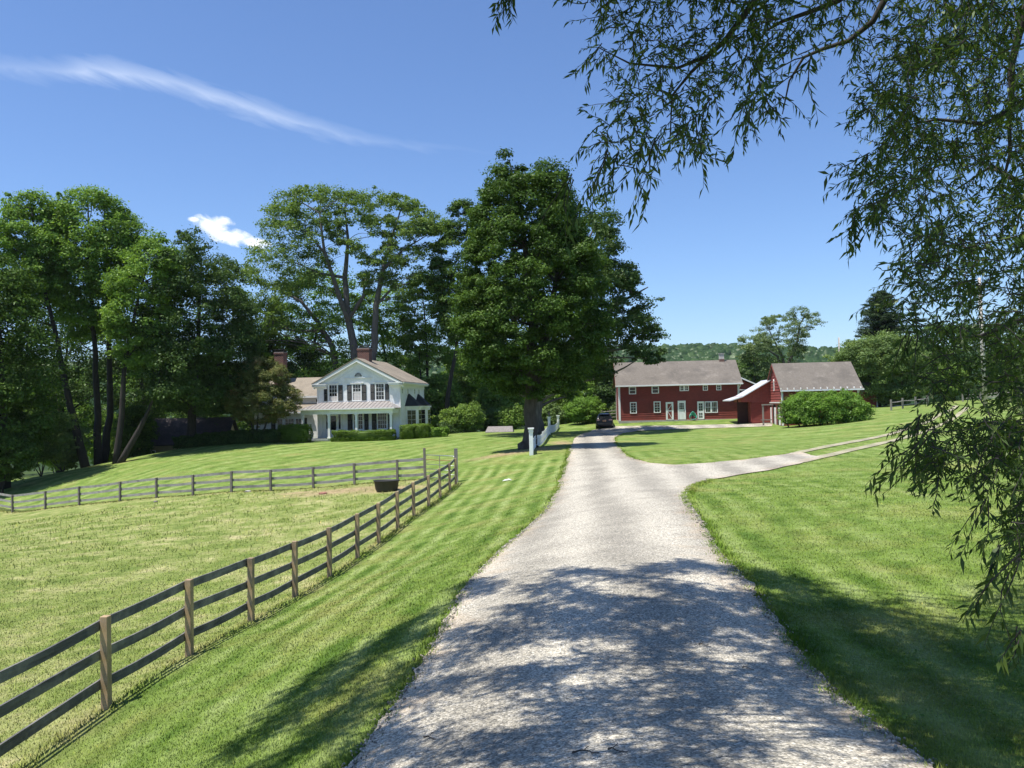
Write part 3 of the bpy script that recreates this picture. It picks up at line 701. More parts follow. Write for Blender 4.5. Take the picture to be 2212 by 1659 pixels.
sh=[(95,(938,944,1000,886),LY,'low bright shrub at the back edge of the house lawn',.24),(97,(985,938,1045,872),LY,'taller bright shrub left of the grey slab on the lawn',.26),
    (100,(1038,936,1090,888),LG,'pale shrub right behind the grey slab on the lawn',.26),(98,(1083,934,1128,880),LY,'leafy shrub left of the maple trunk',.26),
    (100,(1172,930,1215,878),LG,'shrub seen between the trunk and the fence lantern',.26),(92,(952,946,972,918),LMd,'small dark shrub beside the lime green plant',.2),
    (102,(928,948,952,890),LMd,'dark yew at the foot of the slim trunks',.2),(103,(1330,912,1352,872),LGR,'small grey-green shrub beside the barn corner',.2)]
for D,box,lf,lab,s in sh: shrub('shrub',D,box,lab,lf,50,(.35,.75),90,s,group='shrubs at the back of the lawn')
shrub('dogwood_bush',96,(1227,916,1302,862),'round layered bush left of the parked car',LB,70,(.4,.7),130,.2,'bush')
# far woods behind right barns
GR='trees behind the red barns'
treeAt('dying_tree',118,(1690,850),[(1640,700),(1632,722),(1640,750),(1660,790),(1680,805),(1715,790),(1735,760),(1745,720),(1768,700),(1762,680),(1735,668),(1712,668),(1700,690),(1690,682),(1668,682),(1650,685)],95,.4,.9,70,.26,LGR,BARKG,
  'half bare pale green tree with a forked trunk between the two red barns',[[(1695,850),(1696,800),(1690,770),(1672,735),(1660,710)],[(1696,850),(1702,790),(1720,750),(1728,700),(1745,675)],[(1695,800),(1680,770),(1650,750)]],.3,nl=40,r0=.05,group=GR)
treeAt('small_tree',112,(1628,850),[(1600,730),(1598,755),(1608,790),(1612,830),(1650,845),(1668,810),(1660,770),(1668,745),(1650,725),(1625,722)],60,.35,.85,80,.27,LGR,BARKD,
  'small ragged tree behind the end of the long red barn',[[(1630,850),(1630,800),(1625,745)]],.16,nl=20,r0=.05,group=GR)
treeAt('backdrop_tree',128,(1660,855),[(1590,790),(1600,850),(1740,850),(1735,800),(1700,790),(1650,775),(1620,770)],80,.7,1.3,80,.38,LM,BARKD,'dark green tree filling the gap above the white shed roof',[[(1660,855),(1662,820)]],.2,group=GR)
treeAt('grey_green_tree',98,(1900,872),[(1850,732),(1825,752),(1805,780),(1830,800),(1850,850),(1862,872),(1925,868),(1965,860),(2000,850),(1995,780),(1960,740),(1915,728),(1880,738)],190,.6,1.2,110,.30,LG,BARKD,
  'bushy grey-green tree right of the small red barn',[[(1900,872),(1898,820),(1890,770)],[(1945,870),(1950,800)]],.2,nl=24,group=GR)
treeAt('backdrop_tree',125,(2060,858),[(1985,720),(1975,800),(1980,855),(2130,852),(2260,850),(2260,700),(2180,690),(2100,715),(2040,700)],230,.9,1.7,90,.42,LM,BARKD,'wide dark tree line tree behind the utility pole',[[(2060,858),(2062,800)],[(2170,855),(2168,790)]],.3,group=GR)
treeAt('backdrop_tree',118,(2000,862),[(1960,800),(1955,858),(2060,858),(2075,810),(2030,790)],70,.6,1.1,90,.34,LY,BARKD,'bright low tree by the far rail fence',[[(2000,862),(2002,840)]],.15,group=GR)
shrub('shrub',96,(1905,880,1960,838),'rounded shrub at the left end of the split rail fence',LG,60,(.35,.7),100,.22)
# conifer: whorls of drooping boughs
def conifer(name,D,base,top,hw,label,leaf,n=44,per=85):
    b=at(base[0],base[1],D); b[2]=g1(b[0],b[1]); t=at(top[0],top[1],D); H=t[2]-b[2]; root=empty(name,b,0,label,'tree')
    mb=MB(); mb.tube([(0,0,-.2),(0,0,H*.5),(0,0,H)],[.3,.18,.03],8); C=[];R=[]
    for i in range(n):
        f=i/(n-1); z=H*(.12+.86*f); L=hw/F*D*(1-f)**.5*(.85+.3*rng.uniform())+.25; k=9 if f<.8 else 5
        for j in range(k):
            a=rng.uniform(0,6.28); l=L*rng.uniform(.7,1.1); e=np.array([math.cos(a)*l,math.sin(a)*l,z+l*.10])
            mb.tube([(0,0,z-.1),tuple(e*np.array([.5,.5,1])),tuple(e)],[.05,.03,.01],4)
            for s in (.35,.6,.82,1.0):
                C.append((e[0]*s,e[1]*s,z+l*.10*s)); R.append((.30+.28*l/3*(1.2-s),.30+.28*l/3*(1.2-s),.22))
    mb.build('trunk',BARKD,root,True)
    V,Fc,tt=leafcards(C,np.array(R)*1.7,per,.24,.5,.2,aspect=.3); mesh_np('crown',V,Fc,leaf,root,tint=tt)
conifer('pine_tree',112,(1912,870),(1912,628),72,'broad dark conifer rising right of the small red barn',LC)
conifer('spruce_tree',116,(1985,868),(1975,640),40,'thin half bare conifer right beside the broad dark conifer',LC,18,22)

# --- crabapple in front of the left wing
treeAt('crabapple_tree',80,(545,948),[(550,775),(525,800),(505,830),(488,862),(495,895),(525,910),(560,918),(600,908),(640,888),(648,860),(625,835),(615,800),(590,782)],210,.32,.68,150,.16,LR,BARKD,
  'rounded crabapple with rusty green leaves in front of the left wing',[[(548,948),(545,920),(530,880)],[(552,948),(556,915),(560,860)],[(556,948),(575,915),(595,880)]],.13,nl=40,r0=.04)
# --- clipped hedges
def hedge(name,D,box,depth,label,leaf=LH,round_=.35,n=9000,size=.085,cat='hedge',lump=.06,shift=0):
    """box = u0,v_bottom,u1,v_top at distance D"""
    p=at(box[0],box[1],D); q=at(box[2],box[3],D); w=abs(q[0]-p[0]); h=q[2]-p[2]+.1; cx=(p[0]+q[0])/2; z0=g1(cx,D)
    h=max(h,q[2]-z0); root=empty(name,(cx,D,z0),math.radians(-7),label,cat)
    d=unit(rng.normal(size=(n,3))); e=min(1,round_*1.35)
    s=np.sign(d)*np.abs(d)**e; s/=np.abs(s).max(1,keepdims=True)**.75
    s[:,2]=np.abs(s[:,2])*np.where(rng.uniform(size=n)<.5,1,-1)
    pos=s*np.array([w/2,depth/2,h/2])+np.array([0,0,h/2]); pos*=1+lump*(np.sin(pos[:,[0]]*5+1)*np.sin(pos[:,[2]]*6+pos[:,[1]]*4))
    pos+=rng.normal(size=(n,3))*.035
    nr=unit(s/np.array([w,depth,h])*min(w,h)+rng.normal(size=(n,3))*.5+np.array([0,0,.3])); t=unit(np.cross(nr,rng.normal(size=(n,3)))); bb=np.cross(nr,t)
    sz=size*rng.uniform(.6,1.3,n)[:,None]
    V=np.stack([pos-t*sz*.5,pos-bb*sz*.35,pos+t*sz*.5,pos+bb*sz*.35],1).reshape(-1,3); Fc=np.arange(4*n).reshape(-1,4)
    tint=np.clip(.5+rng.normal(0,.15,n)+.12*np.sin(pos[:,0]*3.1)*np.sin(pos[:,2]*4),0,1)
    mesh_np('foliage',V,Fc,leaf,root,tint=tint)
    # woody core so that light does not pass straight through
    g=[]; m=MB(); k=12
    prof=[]
    for i in range(7):
        a=math.pi*(i/6-.5); prof.append((max(0.001,abs(math.cos(a))**.35*.47),h*.5+h*.46*math.copysign(abs(math.sin(a))**.6,math.sin(a))))
    m.lathe(prof,16,sx=w,sy=depth); mesh_np('inner_foliage',m.v,np.array(m.f),leaf,root,tint=np.full(len(m.f),.1))
    return root
hedge('box_hedge',81.5,(720,954,853,931),1.5,'long clipped box hedge in front of the porch',n=26000,round_=.3)
hedge('box_hedge',80.5,(604,958,670,921),2.2,'big rounded box bush left of the porch steps',n=14000,round_=.6)
hedge('box_hedge',82,(890,949,929,921),2.0,'rounded box bush under the bay windows',n=12000,round_=.6)
hedge('box_hedge',81.6,(867,950,896,922),1.9,'dark rounded bush touching the right corner of the porch',n=9000,round_=.7)
hedge('lime_shrub',82,(925,948,966,931),1.4,'low lime green leafy plant at the right end of the bushes',leaf=leafmat('lime_leaf',lv((.13,.23,.035),1.1,.35),.35),round_=.9,n=3500,size=.16,cat='shrub',lump=.2)
for i,(x0,x1,v0,v1,lab) in enumerate([(385,440,975,952,'dark yew hedge stretch nearest the shaded low cottage'),(435,492,968,944,'dark yew hedge stretch between the cottage and the crabapple'),(488,548,963,938,'dark yew hedge stretch left of the crabapple stems'),(545,608,960,934,'dark yew hedge stretch under the crabapple, joining the rounded box bush')]):
    hedge('yew_hedge',80.5-.1*i,(x0,v0,x1,v1),2.4,lab,leaf=LMd,round_=.5,n=9000,size=.12,lump=.1)
# big shrub before the small barn
bs=[(1688,905),(1690,878),(1704,868),(1722,858),(1745,850),(1775,856),(1800,850),(1832,852),(1850,860),(1868,872),(1878,890),(1872,908),(1840,919),(1780,922),(1720,922),(1698,918)]
bb=at(1780,918,74); bb[2]=g1(bb[0],bb[1]); cb=fill(bs,74,74,300,ry=2.4); cb[:,2]=np.maximum(cb[:,2],bb[2]+.3)
tree('lilac_bush',bb,'huge mounded bright green bush hiding the long side of the small red barn','bush',LB,BARKD,[([bb+np.array([i*.9-3.2,rng.uniform(-.6,.6),-.1]),bb+np.array([i*1.1-3.9,rng.uniform(-.8,.8),1.7])],[.07,.02]) for i in range(8)],cb,rr(300,.34,.64),190,.13,nl=48,r0=.04,parts=('stems','foliage'))

# --- wooded ridge far away: one mass nobody could count
IV,IF=ico(2)
n=7000
a=rng.uniform(-.62,.62,n); r=np.sqrt(rng.uniform(260**2,960**2,n)); hx=r*np.sin(a); hy=r*np.cos(a)
hz=G(hx,hy); s=rng.uniform(3.6,7.5,n)
Vs=[];Fs=[];Ts=[]
disp=1+.15*rng.normal(size=(8,len(IV)))
for i in range(n):
    v=IV*disp[i%8][:,None]*np.array([s[i],s[i],s[i]*.95]); an=rng.uniform(0,6.28); c,sn=math.cos(an),math.sin(an)
    v=np.c_[v[:,0]*c-v[:,1]*sn,v[:,0]*sn+v[:,1]*c,v[:,2]]+np.array([hx[i],hy[i],hz[i]+s[i]*.8]); Vs.append(v); Fs.append(IF+i*len(IV)); Ts.append(np.clip(rng.normal(.45,.2)+rng.normal(0,.06,len(IF)),0,1))
LRG=leafmat('ridge_leaf',[(0,(.018,.042,.016)),(.5,(.032,.066,.024)),(1,(.048,.088,.030))],.1,.02)
tag(mesh_np('woodland',np.vstack(Vs),np.vstack(Fs),LRG,smooth=True,tint=np.concatenate(Ts)),'dense woods covering the distant ridge',kind='stuff')

# --- willow: trunk right of the frame, limbs over the drive
SUN=np.array([-.31,-.17,1.0])
LW=leafmat('willow_leaf',[(0,(.025,.050,.013)),(.5,(.058,.10,.023)),(1,(.13,.175,.042))],.38,.02)
WB=np.array([9.2,5.2,0]); WB[2]=g1(WB[0],WB[1])
wroot=empty('willow_tree',WB,0,'old willow hanging its leafy branches over the drive from the right','tree')
wm=MB(); wl=[]  # limbs
def W_(p): return tuple(np.array(p)-WB)
wtop=WB+np.array([-.2,.2,4.5])
wm.tube([W_(WB+np.array([0,0,-.3])),W_(WB+np.array([-.1,.1,1.5])),W_(wtop)],[.62,.48,.42],12)
def limbpx(px,D0,D1,r0,r1,start=None):
    pts=[]
    for i,(u,v) in enumerate(px): pts.append(at(u,v,D0+(D1-D0)*i/(len(px)-1)))
    if start is not None: pts=[start]+pts
    n=len(pts); wm.tube([W_(p) for p in pts],[r0+(r1-r0)*i/(n-1) for i in range(n)],7); wl.extend(pts); return pts
limbpx([(2420,-300),(2060,-180),(1911,0),(1886,46),(1834,88),(1777,106),(1736,124),(1705,175),(1690,247)],8.5,9.5,.055,.006,wtop)
limbpx([(2300,-420),(1980,-160),(1813,0),(1757,23),(1690,46),(1654,67),(1620,120)],8.0,8.8,.05,.006,wtop)
limbpx([(2200,-520),(1820,-220),(1700,-90),(1617,20),(1566,88),(1530,121),(1494,155),(1452,206),(1448,290)],7.6,8.2,.052,.006,wtop)
limbpx([(1530,121),(1463,147),(1360,137),(1293,103)],8.0,8.4,.02,.005)
limbpx([(1700,-90),(1500,-60),(1350,-20),(1280,30)],7.8,8.6,.04,.006)
limbpx([(2400,-200),(2250,-60),(2211,31),(2185,139),(2185,217),(2180,268),(2182,330),(2160,420)],7.5,8.0,.055,.01,wtop)
limbpx([(2300,200),(2212,222),(2128,268),(2025,258),(1960,270)],8.0,8.5,.05,.006,wtop)
limbpx([(2330,420),(2212,397),(2138,361),(2050,420)],8.0,9,.05,.006,wtop)
limbpx([(2400,700),(2212,690),(2120,725),(2060,730)],7.5,9,.05,.006,wtop)
limbpx([(2400,980),(2260,960),(2150,960),(2050,1000)],6.5,7.5,.04,.005,wtop)
TW=[];LF=[]
def twig(p,dirn,L,nleaf,ls):
    """a drooping twig with alternate narrow leaves"""
    p=np.array(p,float); d=unit(np.array([dirn],float))[0]; k=5; pts=[p.copy()]
    for i in range(k):
        d=unit(np.array([d+np.array([0,0,-.05])+rng.normal(size=3)*.16]))[0]; p=p+d*L/k; pts.append(p.copy())
    TW.append(pts)
    for j in range(nleaf):
        t=(j+.5+rng.uniform(-.3,.3))/nleaf*k; i=min(int(t),k-1); q=pts[i]+(pts[i+1]-pts[i])*(t-i); ax=pts[i+1]-pts[i]; ax=ax/np.linalg.norm(ax)
        sd=np.cross(ax,rng.normal(size=3)); sd/=np.linalg.norm(sd)
        ld=ax*rng.uniform(.4,.9)+sd*rng.uniform(.4,1.0)+np.array([0,0,-.28]); ld/=np.linalg.norm(ld); LF.append((q,ld,ls*rng.uniform(.65,1.25)))
wm_poly=[([(1240,-60),(1262,25),(1300,40),(1310,100),(1285,120),(1300,160),(1330,185),(1285,235),(1330,260),(1290,290),(1300,330),(1250,395),(1290,370),(1340,385),(1380,350),(1400,390),(1425,330),(1450,300),(1475,290),(1490,330),(1510,380),(1530,300),(1535,250),(1560,240),(1600,275),(1640,280),(1690,258),(1690,190),(1700,160),(1730,150),(1750,190),(1770,110),(1800,110),(1850,120),(1870,60),(1900,-60)],520,8.0,1.6,.9),
 ([(1930,-60),(1905,60),(1870,130),(1895,180),(1850,255),(1905,270),(1900,330),(1840,390),(1880,420),(1870,480),(1895,515),(1935,510),(1925,580),(1950,640),(1925,650),(1955,720),(1990,760),(1985,850),(2040,880),(1975,930),(2010,980),(2060,940),(2090,900),(2140,940),(2260,960),(2260,-60)],1650,8.3,2.4,.95),
 ([(1975,985),(2005,1045),(2030,1060),(2060,1000),(2100,1020),(2085,1060),(2125,1080),(2160,1110),(2165,1150),(2185,1160),(2205,1190),(2260,1240),(2260,940),(2130,920),(2050,940)],250,6.8,1.2,1.0)]
for poly,n,D0,dD,den in wm_poly:
    k=0; us=[p[0] for p in poly]; vs=[p[1] for p in poly]
    while k<n:
        u=rng.uniform(min(us),max(us)); v=rng.uniform(min(vs),max(vs))
        if not inpoly(np.array([u]),np.array([v]),poly)[0]: continue
        if 2065<u<2160 and 730<v<905 and rng.uniform()<.8: continue
        # uneven density: airy gaps between sprays
        if math.sin(u*.021+v*.008+1)*math.sin(v*.019-u*.006)+.45*math.sin(u*.05)*math.sin(v*.045)<-.30 and rng.uniform()<.72: continue
        D=D0+rng.uniform(-dD,dD); p=at(u,v-22,D); twig(p,(rng.uniform(-1.0,.7),rng.uniform(-.8,.8),-.15+rng.uniform(-.7,.6)),rng.uniform(.2,.45),int(rng.integers(12,20)),.074); k+=1
# sprays hanging free
for u,v,L,D in [(1235,380,.55,6.5),(1310,330,.7,6.4),(1420,300,.7,6.8),(1500,250,.6,6.6),(1530,215,.5,6.6),(1620,215,.5,6.5),(1745,120,.5,5.4),(1330,330,.5,7),(1390,320,.55,7),(1100,-30,.4,8),(1110,-25,.3,8),(1850,440,.4,7),(1880,330,.4,7),(1890,450,.5,7.5),(1965,720,.4,7),(1990,900,.5,6),(2010,930,.6,5.8),(2160,1180,.5,5.5),(2200,1200,.6,5.2),(2205,1360,.25,5),(2130,1080,.5,6),(1300,100,.4,8)]:
    for r_ in range(3): twig(at(u+rng.uniform(-8,8),v+rng.uniform(-8,8),D),(-.5+rng.uniform(-.2,.4),rng.uniform(-.3,.3),-.7),L,int(10+L*10),.10)
# crown overhead, out of the picture, that throws the dappled shade
bough=[[(1640,1250),(1498,1218),(1387,1243)],[(1670,1305),(1535,1293),(1411,1262),(1313,1243),(1202,1238)],[(1695,1363),(1510,1345),(1338,1308),(1239,1283),(1165,1265)],
 [(1732,1412),(1584,1388),(1387,1388),(1190,1339),(1116,1314)],[(1510,1412),(1338,1425),(1178,1456),(1017,1474),(870,1486)],[(1264,1363),(1141,1376),(1017,1363),(968,1376)],
 [(1756,1462),(1608,1449),(1510,1486),(1387,1486),(1264,1523),(1116,1523)],[(1732,1499),(1572,1523),(1448,1560)],[(1929,1622),(1830,1573),(1707,1548)],
 [(1658,1610),(1510,1597),(1338,1573),(1190,1573),(1128,1554)],[(1510,1653),(1264,1640),(1017,1615),(894,1625)],[(1079,1277),(1017,1262),(960,1275)],[(1054,1400),(944,1437),(870,1449),(780,1500)],
 [(1450,1330),(1330,1340),(1230,1330)],[(1600,1340),(1480,1310),(1400,1300)],
 [(980,1302),(870,1363),(722,1437),(600,1530)],[(956,1351),(833,1400),(697,1499),(520,1620)],[(833,1486),(722,1560),(600,1659)],[(860,1540),(800,1620),(740,1700)],
 [(1640,1235),(1732,1278),(1855,1322),(2003,1360),(2212,1405)],[(1660,1290),(1790,1345),(1940,1400),(2080,1440),(2230,1470)],[(1720,1350),(1850,1420),(2000,1470),(2230,1530)],
 [(1800,1440),(1930,1490),(2080,1540),(2240,1590)],[(1880,1530),(2020,1570),(2240,1650)],[(1950,1600),(2100,1640),(2240,1700)],[(1700,1310),(1800,1380),(1900,1450)],[(1990,1400),(2120,1430),(2230,1440)],[(2000,1530),(2150,1570)]]
ccl=[]
for kb,pl in enumerate(bough):
    hp=hit(pl); hh=rng.uniform(5.8,7.8); prev=None
    for i in range(len(hp)-1):
        L=np.hypot(*(hp[i+1]-hp[i])[:2]); k=max(1,int(L/.22))
        for j in range(k):
            t=(j+rng.uniform(0,1))/k; g=hp[i]*(1-t)+hp[i+1]*t+np.array([rng.normal(0,.07),rng.normal(0,.10),0]); h=hh+rng.normal(0,.25); c=g+SUN*h
            while (c[2]-EYE)<.56*c[1]+1.1: h+=.3; c=g+SUN*h
            if h<14: ccl.append((c,.9 if kb<19 else 1.35))
for c,wide in ccl:
    for r_ in range(int(27*wide)): twig(c+rng.normal(size=3)*np.array([.125,.115,.14])*wide**1.5,(rng.uniform(-1,1),rng.uniform(-1,1),-.1),rng.uniform(.3,.5),11,.15)
    if rng.uniform()<.12: L=c; s=WB+np.array([-.3,.3,rng.uniform(5,7.5)]); mid=(s+L)/2+np.array([0,0,1.0]); wm.tube([W_(s),W_(mid),W_(L)],[.05,.03,.008],4)
for z in (0,): wm.tube([W_(wtop),W_(wtop+np.array([-.4,.2,3.3]))],[.4,.2],8)
wm.build('trunk',BARKD,wroot,True)
# twigs as thin three-sided tubes
V=[];Fc=[]; 
tm=MB()
for pts in TW: tm.tube([W_(p) for p in pts],[.006-.0045*i/(len(pts)-1) for i in range(len(pts))],3,cap=False)
tm.build('twigs',BARKD,wroot)
q=np.array([l[0] for l in LF])-WB; dd=np.array([l[1] for l in LF]); L=np.array([l[2] for l in LF])[:,None]; n=len(q)
sd=unit(np.cross(dd,rng.normal(size=(n,3)))); w=L*.125; nn=np.cross(dd,sd)
mid=q+dd*L*.42+nn*L*.05; tip=q+dd*L-np.array([0,0,1])*L*.12
V=np.stack([q,mid-sd*w,tip,mid+sd*w],1).reshape(-1,3)
mesh_np('leaves',V,np.arange(4*n).reshape(-1,4),LW,wroot,tint=np.clip(rng.normal(.45,.22,n),0,1))
print('willow leaves',n,'canopy clumps',len(ccl))
# ---------------------------------------------------------------- building materials
WHITE=simple('white_paint',(.86,.865,.855),.55,.03,2,dirt=(.70,.70,.66),dscale=1.2)
TRIM=simple('white_trim',(.82,.82,.80),.5,.02,4)
REDW=simple('barn_red_boards',(.225,.043,.031),.8,.25,2.5,stretch=(1,1,6),bump=.3,dirt=(.15,.034,.026),dscale=.5)
REDL=simple('weathered_red_boards',(.27,.062,.05),.8,.22,2.5,stretch=(1,1,6),bump=.3)
BLACK=simple('black_paint',(.012,.013,.014),.55,.2,8)
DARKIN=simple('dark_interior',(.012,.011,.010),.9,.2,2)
CURT=simple('pale_curtain',(.62,.58,.54),.9,.06,6)
CONC=simple('weathered_concrete',(.36,.34,.31),.9,.15,5,bump=.3)
GALV=simple('galvanised_metal',(.45,.46,.46),.4,.1,9,metal=.8)
RUST=simple('rusty_metal',(.30,.13,.06),.8,.3,20)
def shingles(name,lo,hi,row=.14,stain=(.2,.18,.16),axis='Z'):
    m,nt=newmat(name); q=N(nt); tc=q('ShaderNodeTexCoord').outputs['Object']
    sx=q('ShaderNodeSeparateXYZ'); q.put(sx.inputs[0],tc)
    br=q('ShaderNodeTexBrick'); cb=q('ShaderNodeCombineXYZ'); q.put(cb.inputs[0],q.math('ADD',sx.outputs[0],q.math('MULTIPLY',sx.outputs[1],.83))); q.put(cb.inputs[1],q.math('MULTIPLY',sx.outputs[2],1.6))
    q.put(br.inputs['Vector'],cb.outputs[0]); br.inputs['Scale'].default_value=1/row*.5; br.inputs['Color1'].default_value=c4(lo); br.inputs['Color2'].default_value=c4(hi)
    br.inputs['Mortar'].default_value=c4([a*.55 for a in lo]); br.inputs['Mortar Size'].default_value=.03
    c=q.mix(.55,br.outputs[0],q.ramp(q.noise(tc,9,5,.75),[(.3,lo),(.7,hi)]))
    c=q.mix(q.math('MULTIPLY',q.ramp(q.noise(q.scale(tc,(1,1,.45)),.55,5,.65),[(.46,g3(0)),(.66,g3(1))]),.6),c,c4(stain))
    c=q.mix(q.math('MULTIPLY',q.ramp(q.noise(tc,.9,4,.7),[(.55,g3(0)),(.7,g3(1))]),.45),c,c4([min(1,a*1.3) for a in hi]))
    b=q('ShaderNodeBsdfPrincipled'); q.put(b.inputs['Base Color'],c); b.inputs['Roughness'].default_value=.9; b.inputs['Specular IOR Level'].default_value=.2
    bp=q('ShaderNodeBump'); q.put(bp.inputs['Height'],br.outputs[1]); bp.inputs['Strength'].default_value=.4; bp.inputs['Distance'].default_value=.01; q.put(b.inputs['Normal'],bp)
    q.out(b.outputs[0]); return m
ROOFH=shingles('tan_shingles',(.235,.20,.155),(.345,.30,.24),stain=(.17,.15,.125))
ROOFB=shingles('brown_grey_shingles',(.145,.127,.107),(.222,.196,.166),stain=(.105,.094,.082))
ROOFD=shingles('dark_shingles',(.035,.037,.04),(.06,.062,.066),stain=(.03,.03,.03))
ROOFS=shingles('old_shingles',(.060,.052,.055),(.12,.10,.095),stain=(.04,.036,.04))
def brickmat():
    m,nt=newmat('red_brick'); q=N(nt); tc=q('ShaderNodeTexCoord').outputs['Object']; sx=q('ShaderNodeSeparateXYZ'); q.put(sx.inputs[0],tc)
    cb=q('ShaderNodeCombineXYZ'); q.put(cb.inputs[0],q.math('ADD',sx.outputs[0],sx.outputs[1])); q.put(cb.inputs[1],sx.outputs[2])
    br=q('ShaderNodeTexBrick'); q.put(br.inputs['Vector'],cb.outputs[0]); br.inputs['Scale'].default_value=2.2; br.inputs['Color1'].default_value=(.17,.062,.045,1); br.inputs['Color2'].default_value=(.10,.038,.030,1); br.inputs['Mortar'].default_value=(.3,.26,.23,1); br.inputs['Mortar Size'].default_value=.02
    c=q.mix(.3,br.outputs[0],q.ramp(q.noise(tc,3,4),[(.3,(.05,.028,.022)),(.7,(.20,.085,.06))]))
    b=q('ShaderNodeBsdfPrincipled'); q.put(b.inputs['Base Color'],c); b.inputs['Roughness'].default_value=.9; q.out(b.outputs[0]); return m
BRICK=brickmat()
def glassmat():
    m,nt=newmat('window_glass'); q=N(nt); tc=q('ShaderNodeTexCoord').outputs['Object']
    b=q('ShaderNodeBsdfPrincipled'); q.put(b.inputs['Base Color'],q.ramp(q.noise(tc,1.6,2),[(.4,(.010,.012,.014)),(.7,(.035,.04,.045))])); b.inputs['Roughness'].default_value=.07; b.inputs['Specular IOR Level'].default_value=.5
    bp=q('ShaderNodeBump'); q.put(bp.inputs['Height'],q.noise(tc,2.2,2)); bp.inputs['Strength'].default_value=.15; bp.inputs['Distance'].default_value=.05; q.put(b.inputs['Normal'],bp)
    q.out(b.outputs[0]); return m
GLASS=glassmat()
def TM(x=0,y=0,z=0,rz=0): return Matrix.Translation((x,y,z))@Matrix.Rotation(rz,4,'Z')
# clapboards as real overlapping boards; facade plane y=0 looking towards -y
def clap(mb,xl,xr,z0,z1,pitch=.12,lip=.022,M=None,wob=0):
    """xl, xr: numbers or functions of z"""
    fl=xl if callable(xl) else (lambda z:xl); fr=xr if callable(xr) else (lambda z:xr)
    z=z0
    while z<z1-.01:
        t=min(z+pitch,z1); w=rng.normal(0,wob) if wob else 0
        a0,a1,b0_,b1_=fl(z),fr(z),fl(t),fr(t)
        if a1-a0<.02: break
        mb.add([(a0,-lip+w,z),(a1,-lip+w,z),(b1_,-.003,t),(b0_,-.003,t),(a0,0.0,z),(a1,0.0,z)],[(0,1,2,3),(4,5,1,0)],M); z=t
def window(root,M,cx,z0,z1,w,nx,ny,fr=.10,mat=TRIM,name='window',split=True,curtain=False,proud=.06,sill=True,bar=.025,label=None):
    """z0..z1 and w are the outer size of the frame"""
    x0,x1=cx-w/2,cx+w/2; f=MB()
    f.box(x0,x0+fr,-proud,.01,z0,z1,M); f.box(x1-fr,x1,-proud,.01,z0,z1,M); f.box(x0+fr,x1-fr,-proud,.01,z1-fr,z1,M); f.box(x0+fr,x1-fr,-proud,.01,z0,z0+fr*.8,M)
    if sill: f.box(x0-.04,x1+.04,-proud-.05,.01,z0-.05,z0-.002,M)
    fo=f.build(name,mat,root,label=label)
    MB().box(x0+fr,x1-fr,-.030,.012,z0+fr*.8,z1-fr,M).build('pane',GLASS,fo)
    g=MB(); gx0,gx1,gz0,gz1=x0+fr,x1-fr,z0+fr*.8,z1-fr
    for i in range(1,nx): x=gx0+(gx1-gx0)*i/nx; g.box(x-bar/2,x+bar/2,-.045,-.028,gz0,gz1,M)
    for j in range(1,ny):
        z=gz0+(gz1-gz0)*j/ny; b2=bar*(1.6 if split and j*2==ny else 1)/2; g.box(gx0,gx1,-.047 if not(split and j*2==ny) else -.052,-.028,z-b2,z+b2,M)
    if nx>1 or ny>1: g.build('glazing_bars',mat,fo)
    if curtain: MB().box(gx0+.06,gx1-.01,-.036,-.0315,gz0+.02,gz0+(gz1-gz0)*curtain,M).build('blind',CURT,fo)
    return fo
def shutter(root,M,x0,x1,z0,z1,ang=0):
    m=MB(); Ms=M@TM(x0,-.045,0,0)
    w=x1-x0; m.box(0,.05,-.03,.01,z0,z1,Ms); m.box(w-.05,w,-.03,.01,z0,z1,Ms)
    for z in (z0,(z0+z1)/2-.03,z1-.06): m.box(.05,w-.05,-.03,.01,z,z+.06,Ms)
    z=z0+.07
    while z<z1-.08: m.add([(.05,-.028,z),(w-.05,-.028,z),(w-.05,0,z+.05),(.05,0,z+.05)],[(0,1,2,3)],Ms); z+=.06
    return m.build('shutter',BLACK,root)

# ================================================================ WHITE HOUSE
HR=math.radians(-8)
hb=at(865,948,84); HX=np.array([math.cos(HR),math.sin(HR)]); HYv=np.array([-math.sin(HR),math.cos(HR)])
HWID=8.7
ho=np.array([hb[0]-HX[0]*HWID,hb[1]-HX[1]*HWID]); hz0=-3.45+EYE
house=empty('white_house',(ho[0],ho[1],hz0),HR,'white gabled farmhouse with black shutters, front porch and low left wing','house')
I=Matrix.Identity(4); Wd=HWID; Ln=10.0; ZE=5.95; ZR=8.45; OV=.42
slope=(ZR-ZE)/(Wd/2+OV)
# walls
mb=MB(); zt=ZE-.02
clap(mb,.14,Wd-.14,.35,5.9,.125)
def gl(z): return OV*-1+ (z-5.62)/slope
clap(mb,lambda z:max(.0,(z-ZE+.1)/slope-OV+.1),lambda z:Wd-max(.0,(z-ZE+.1)/slope-OV+.1),5.9,ZR-.25,.125)
MR=TM(Wd,0,0,math.pi/2); clap(mb,.14,Ln-.14,.35,ZE-.12,.125,M=MR)
mb.box(.02,Wd-.02,.01,Ln,.3,ZE-.12); mb.prism([(.05,ZE-.12),(Wd-.05,ZE-.12),(Wd/2,ZR-.3)],.01,Ln)
mb.build('wall',WHITE,house)
mb=MB(); mb.box(-.03,Wd+.03,-.03,Ln+.03,-1.2,.35); mb.build('foundation',CONC,house)
tr=MB()
for x in (-.035,Wd-.14+.035): tr.box(x,x+.14,-.045,.02,.35,ZE-.35)
for y in (0,Ln-.14): tr.box(Wd-.02,Wd+.045,y+.022 if y==0 else y,y+.162 if y==0 else y+.14,.35,ZE-.35)
tr.box(.125,Wd-.125,-.05,.01,5.42,5.62) if False else None
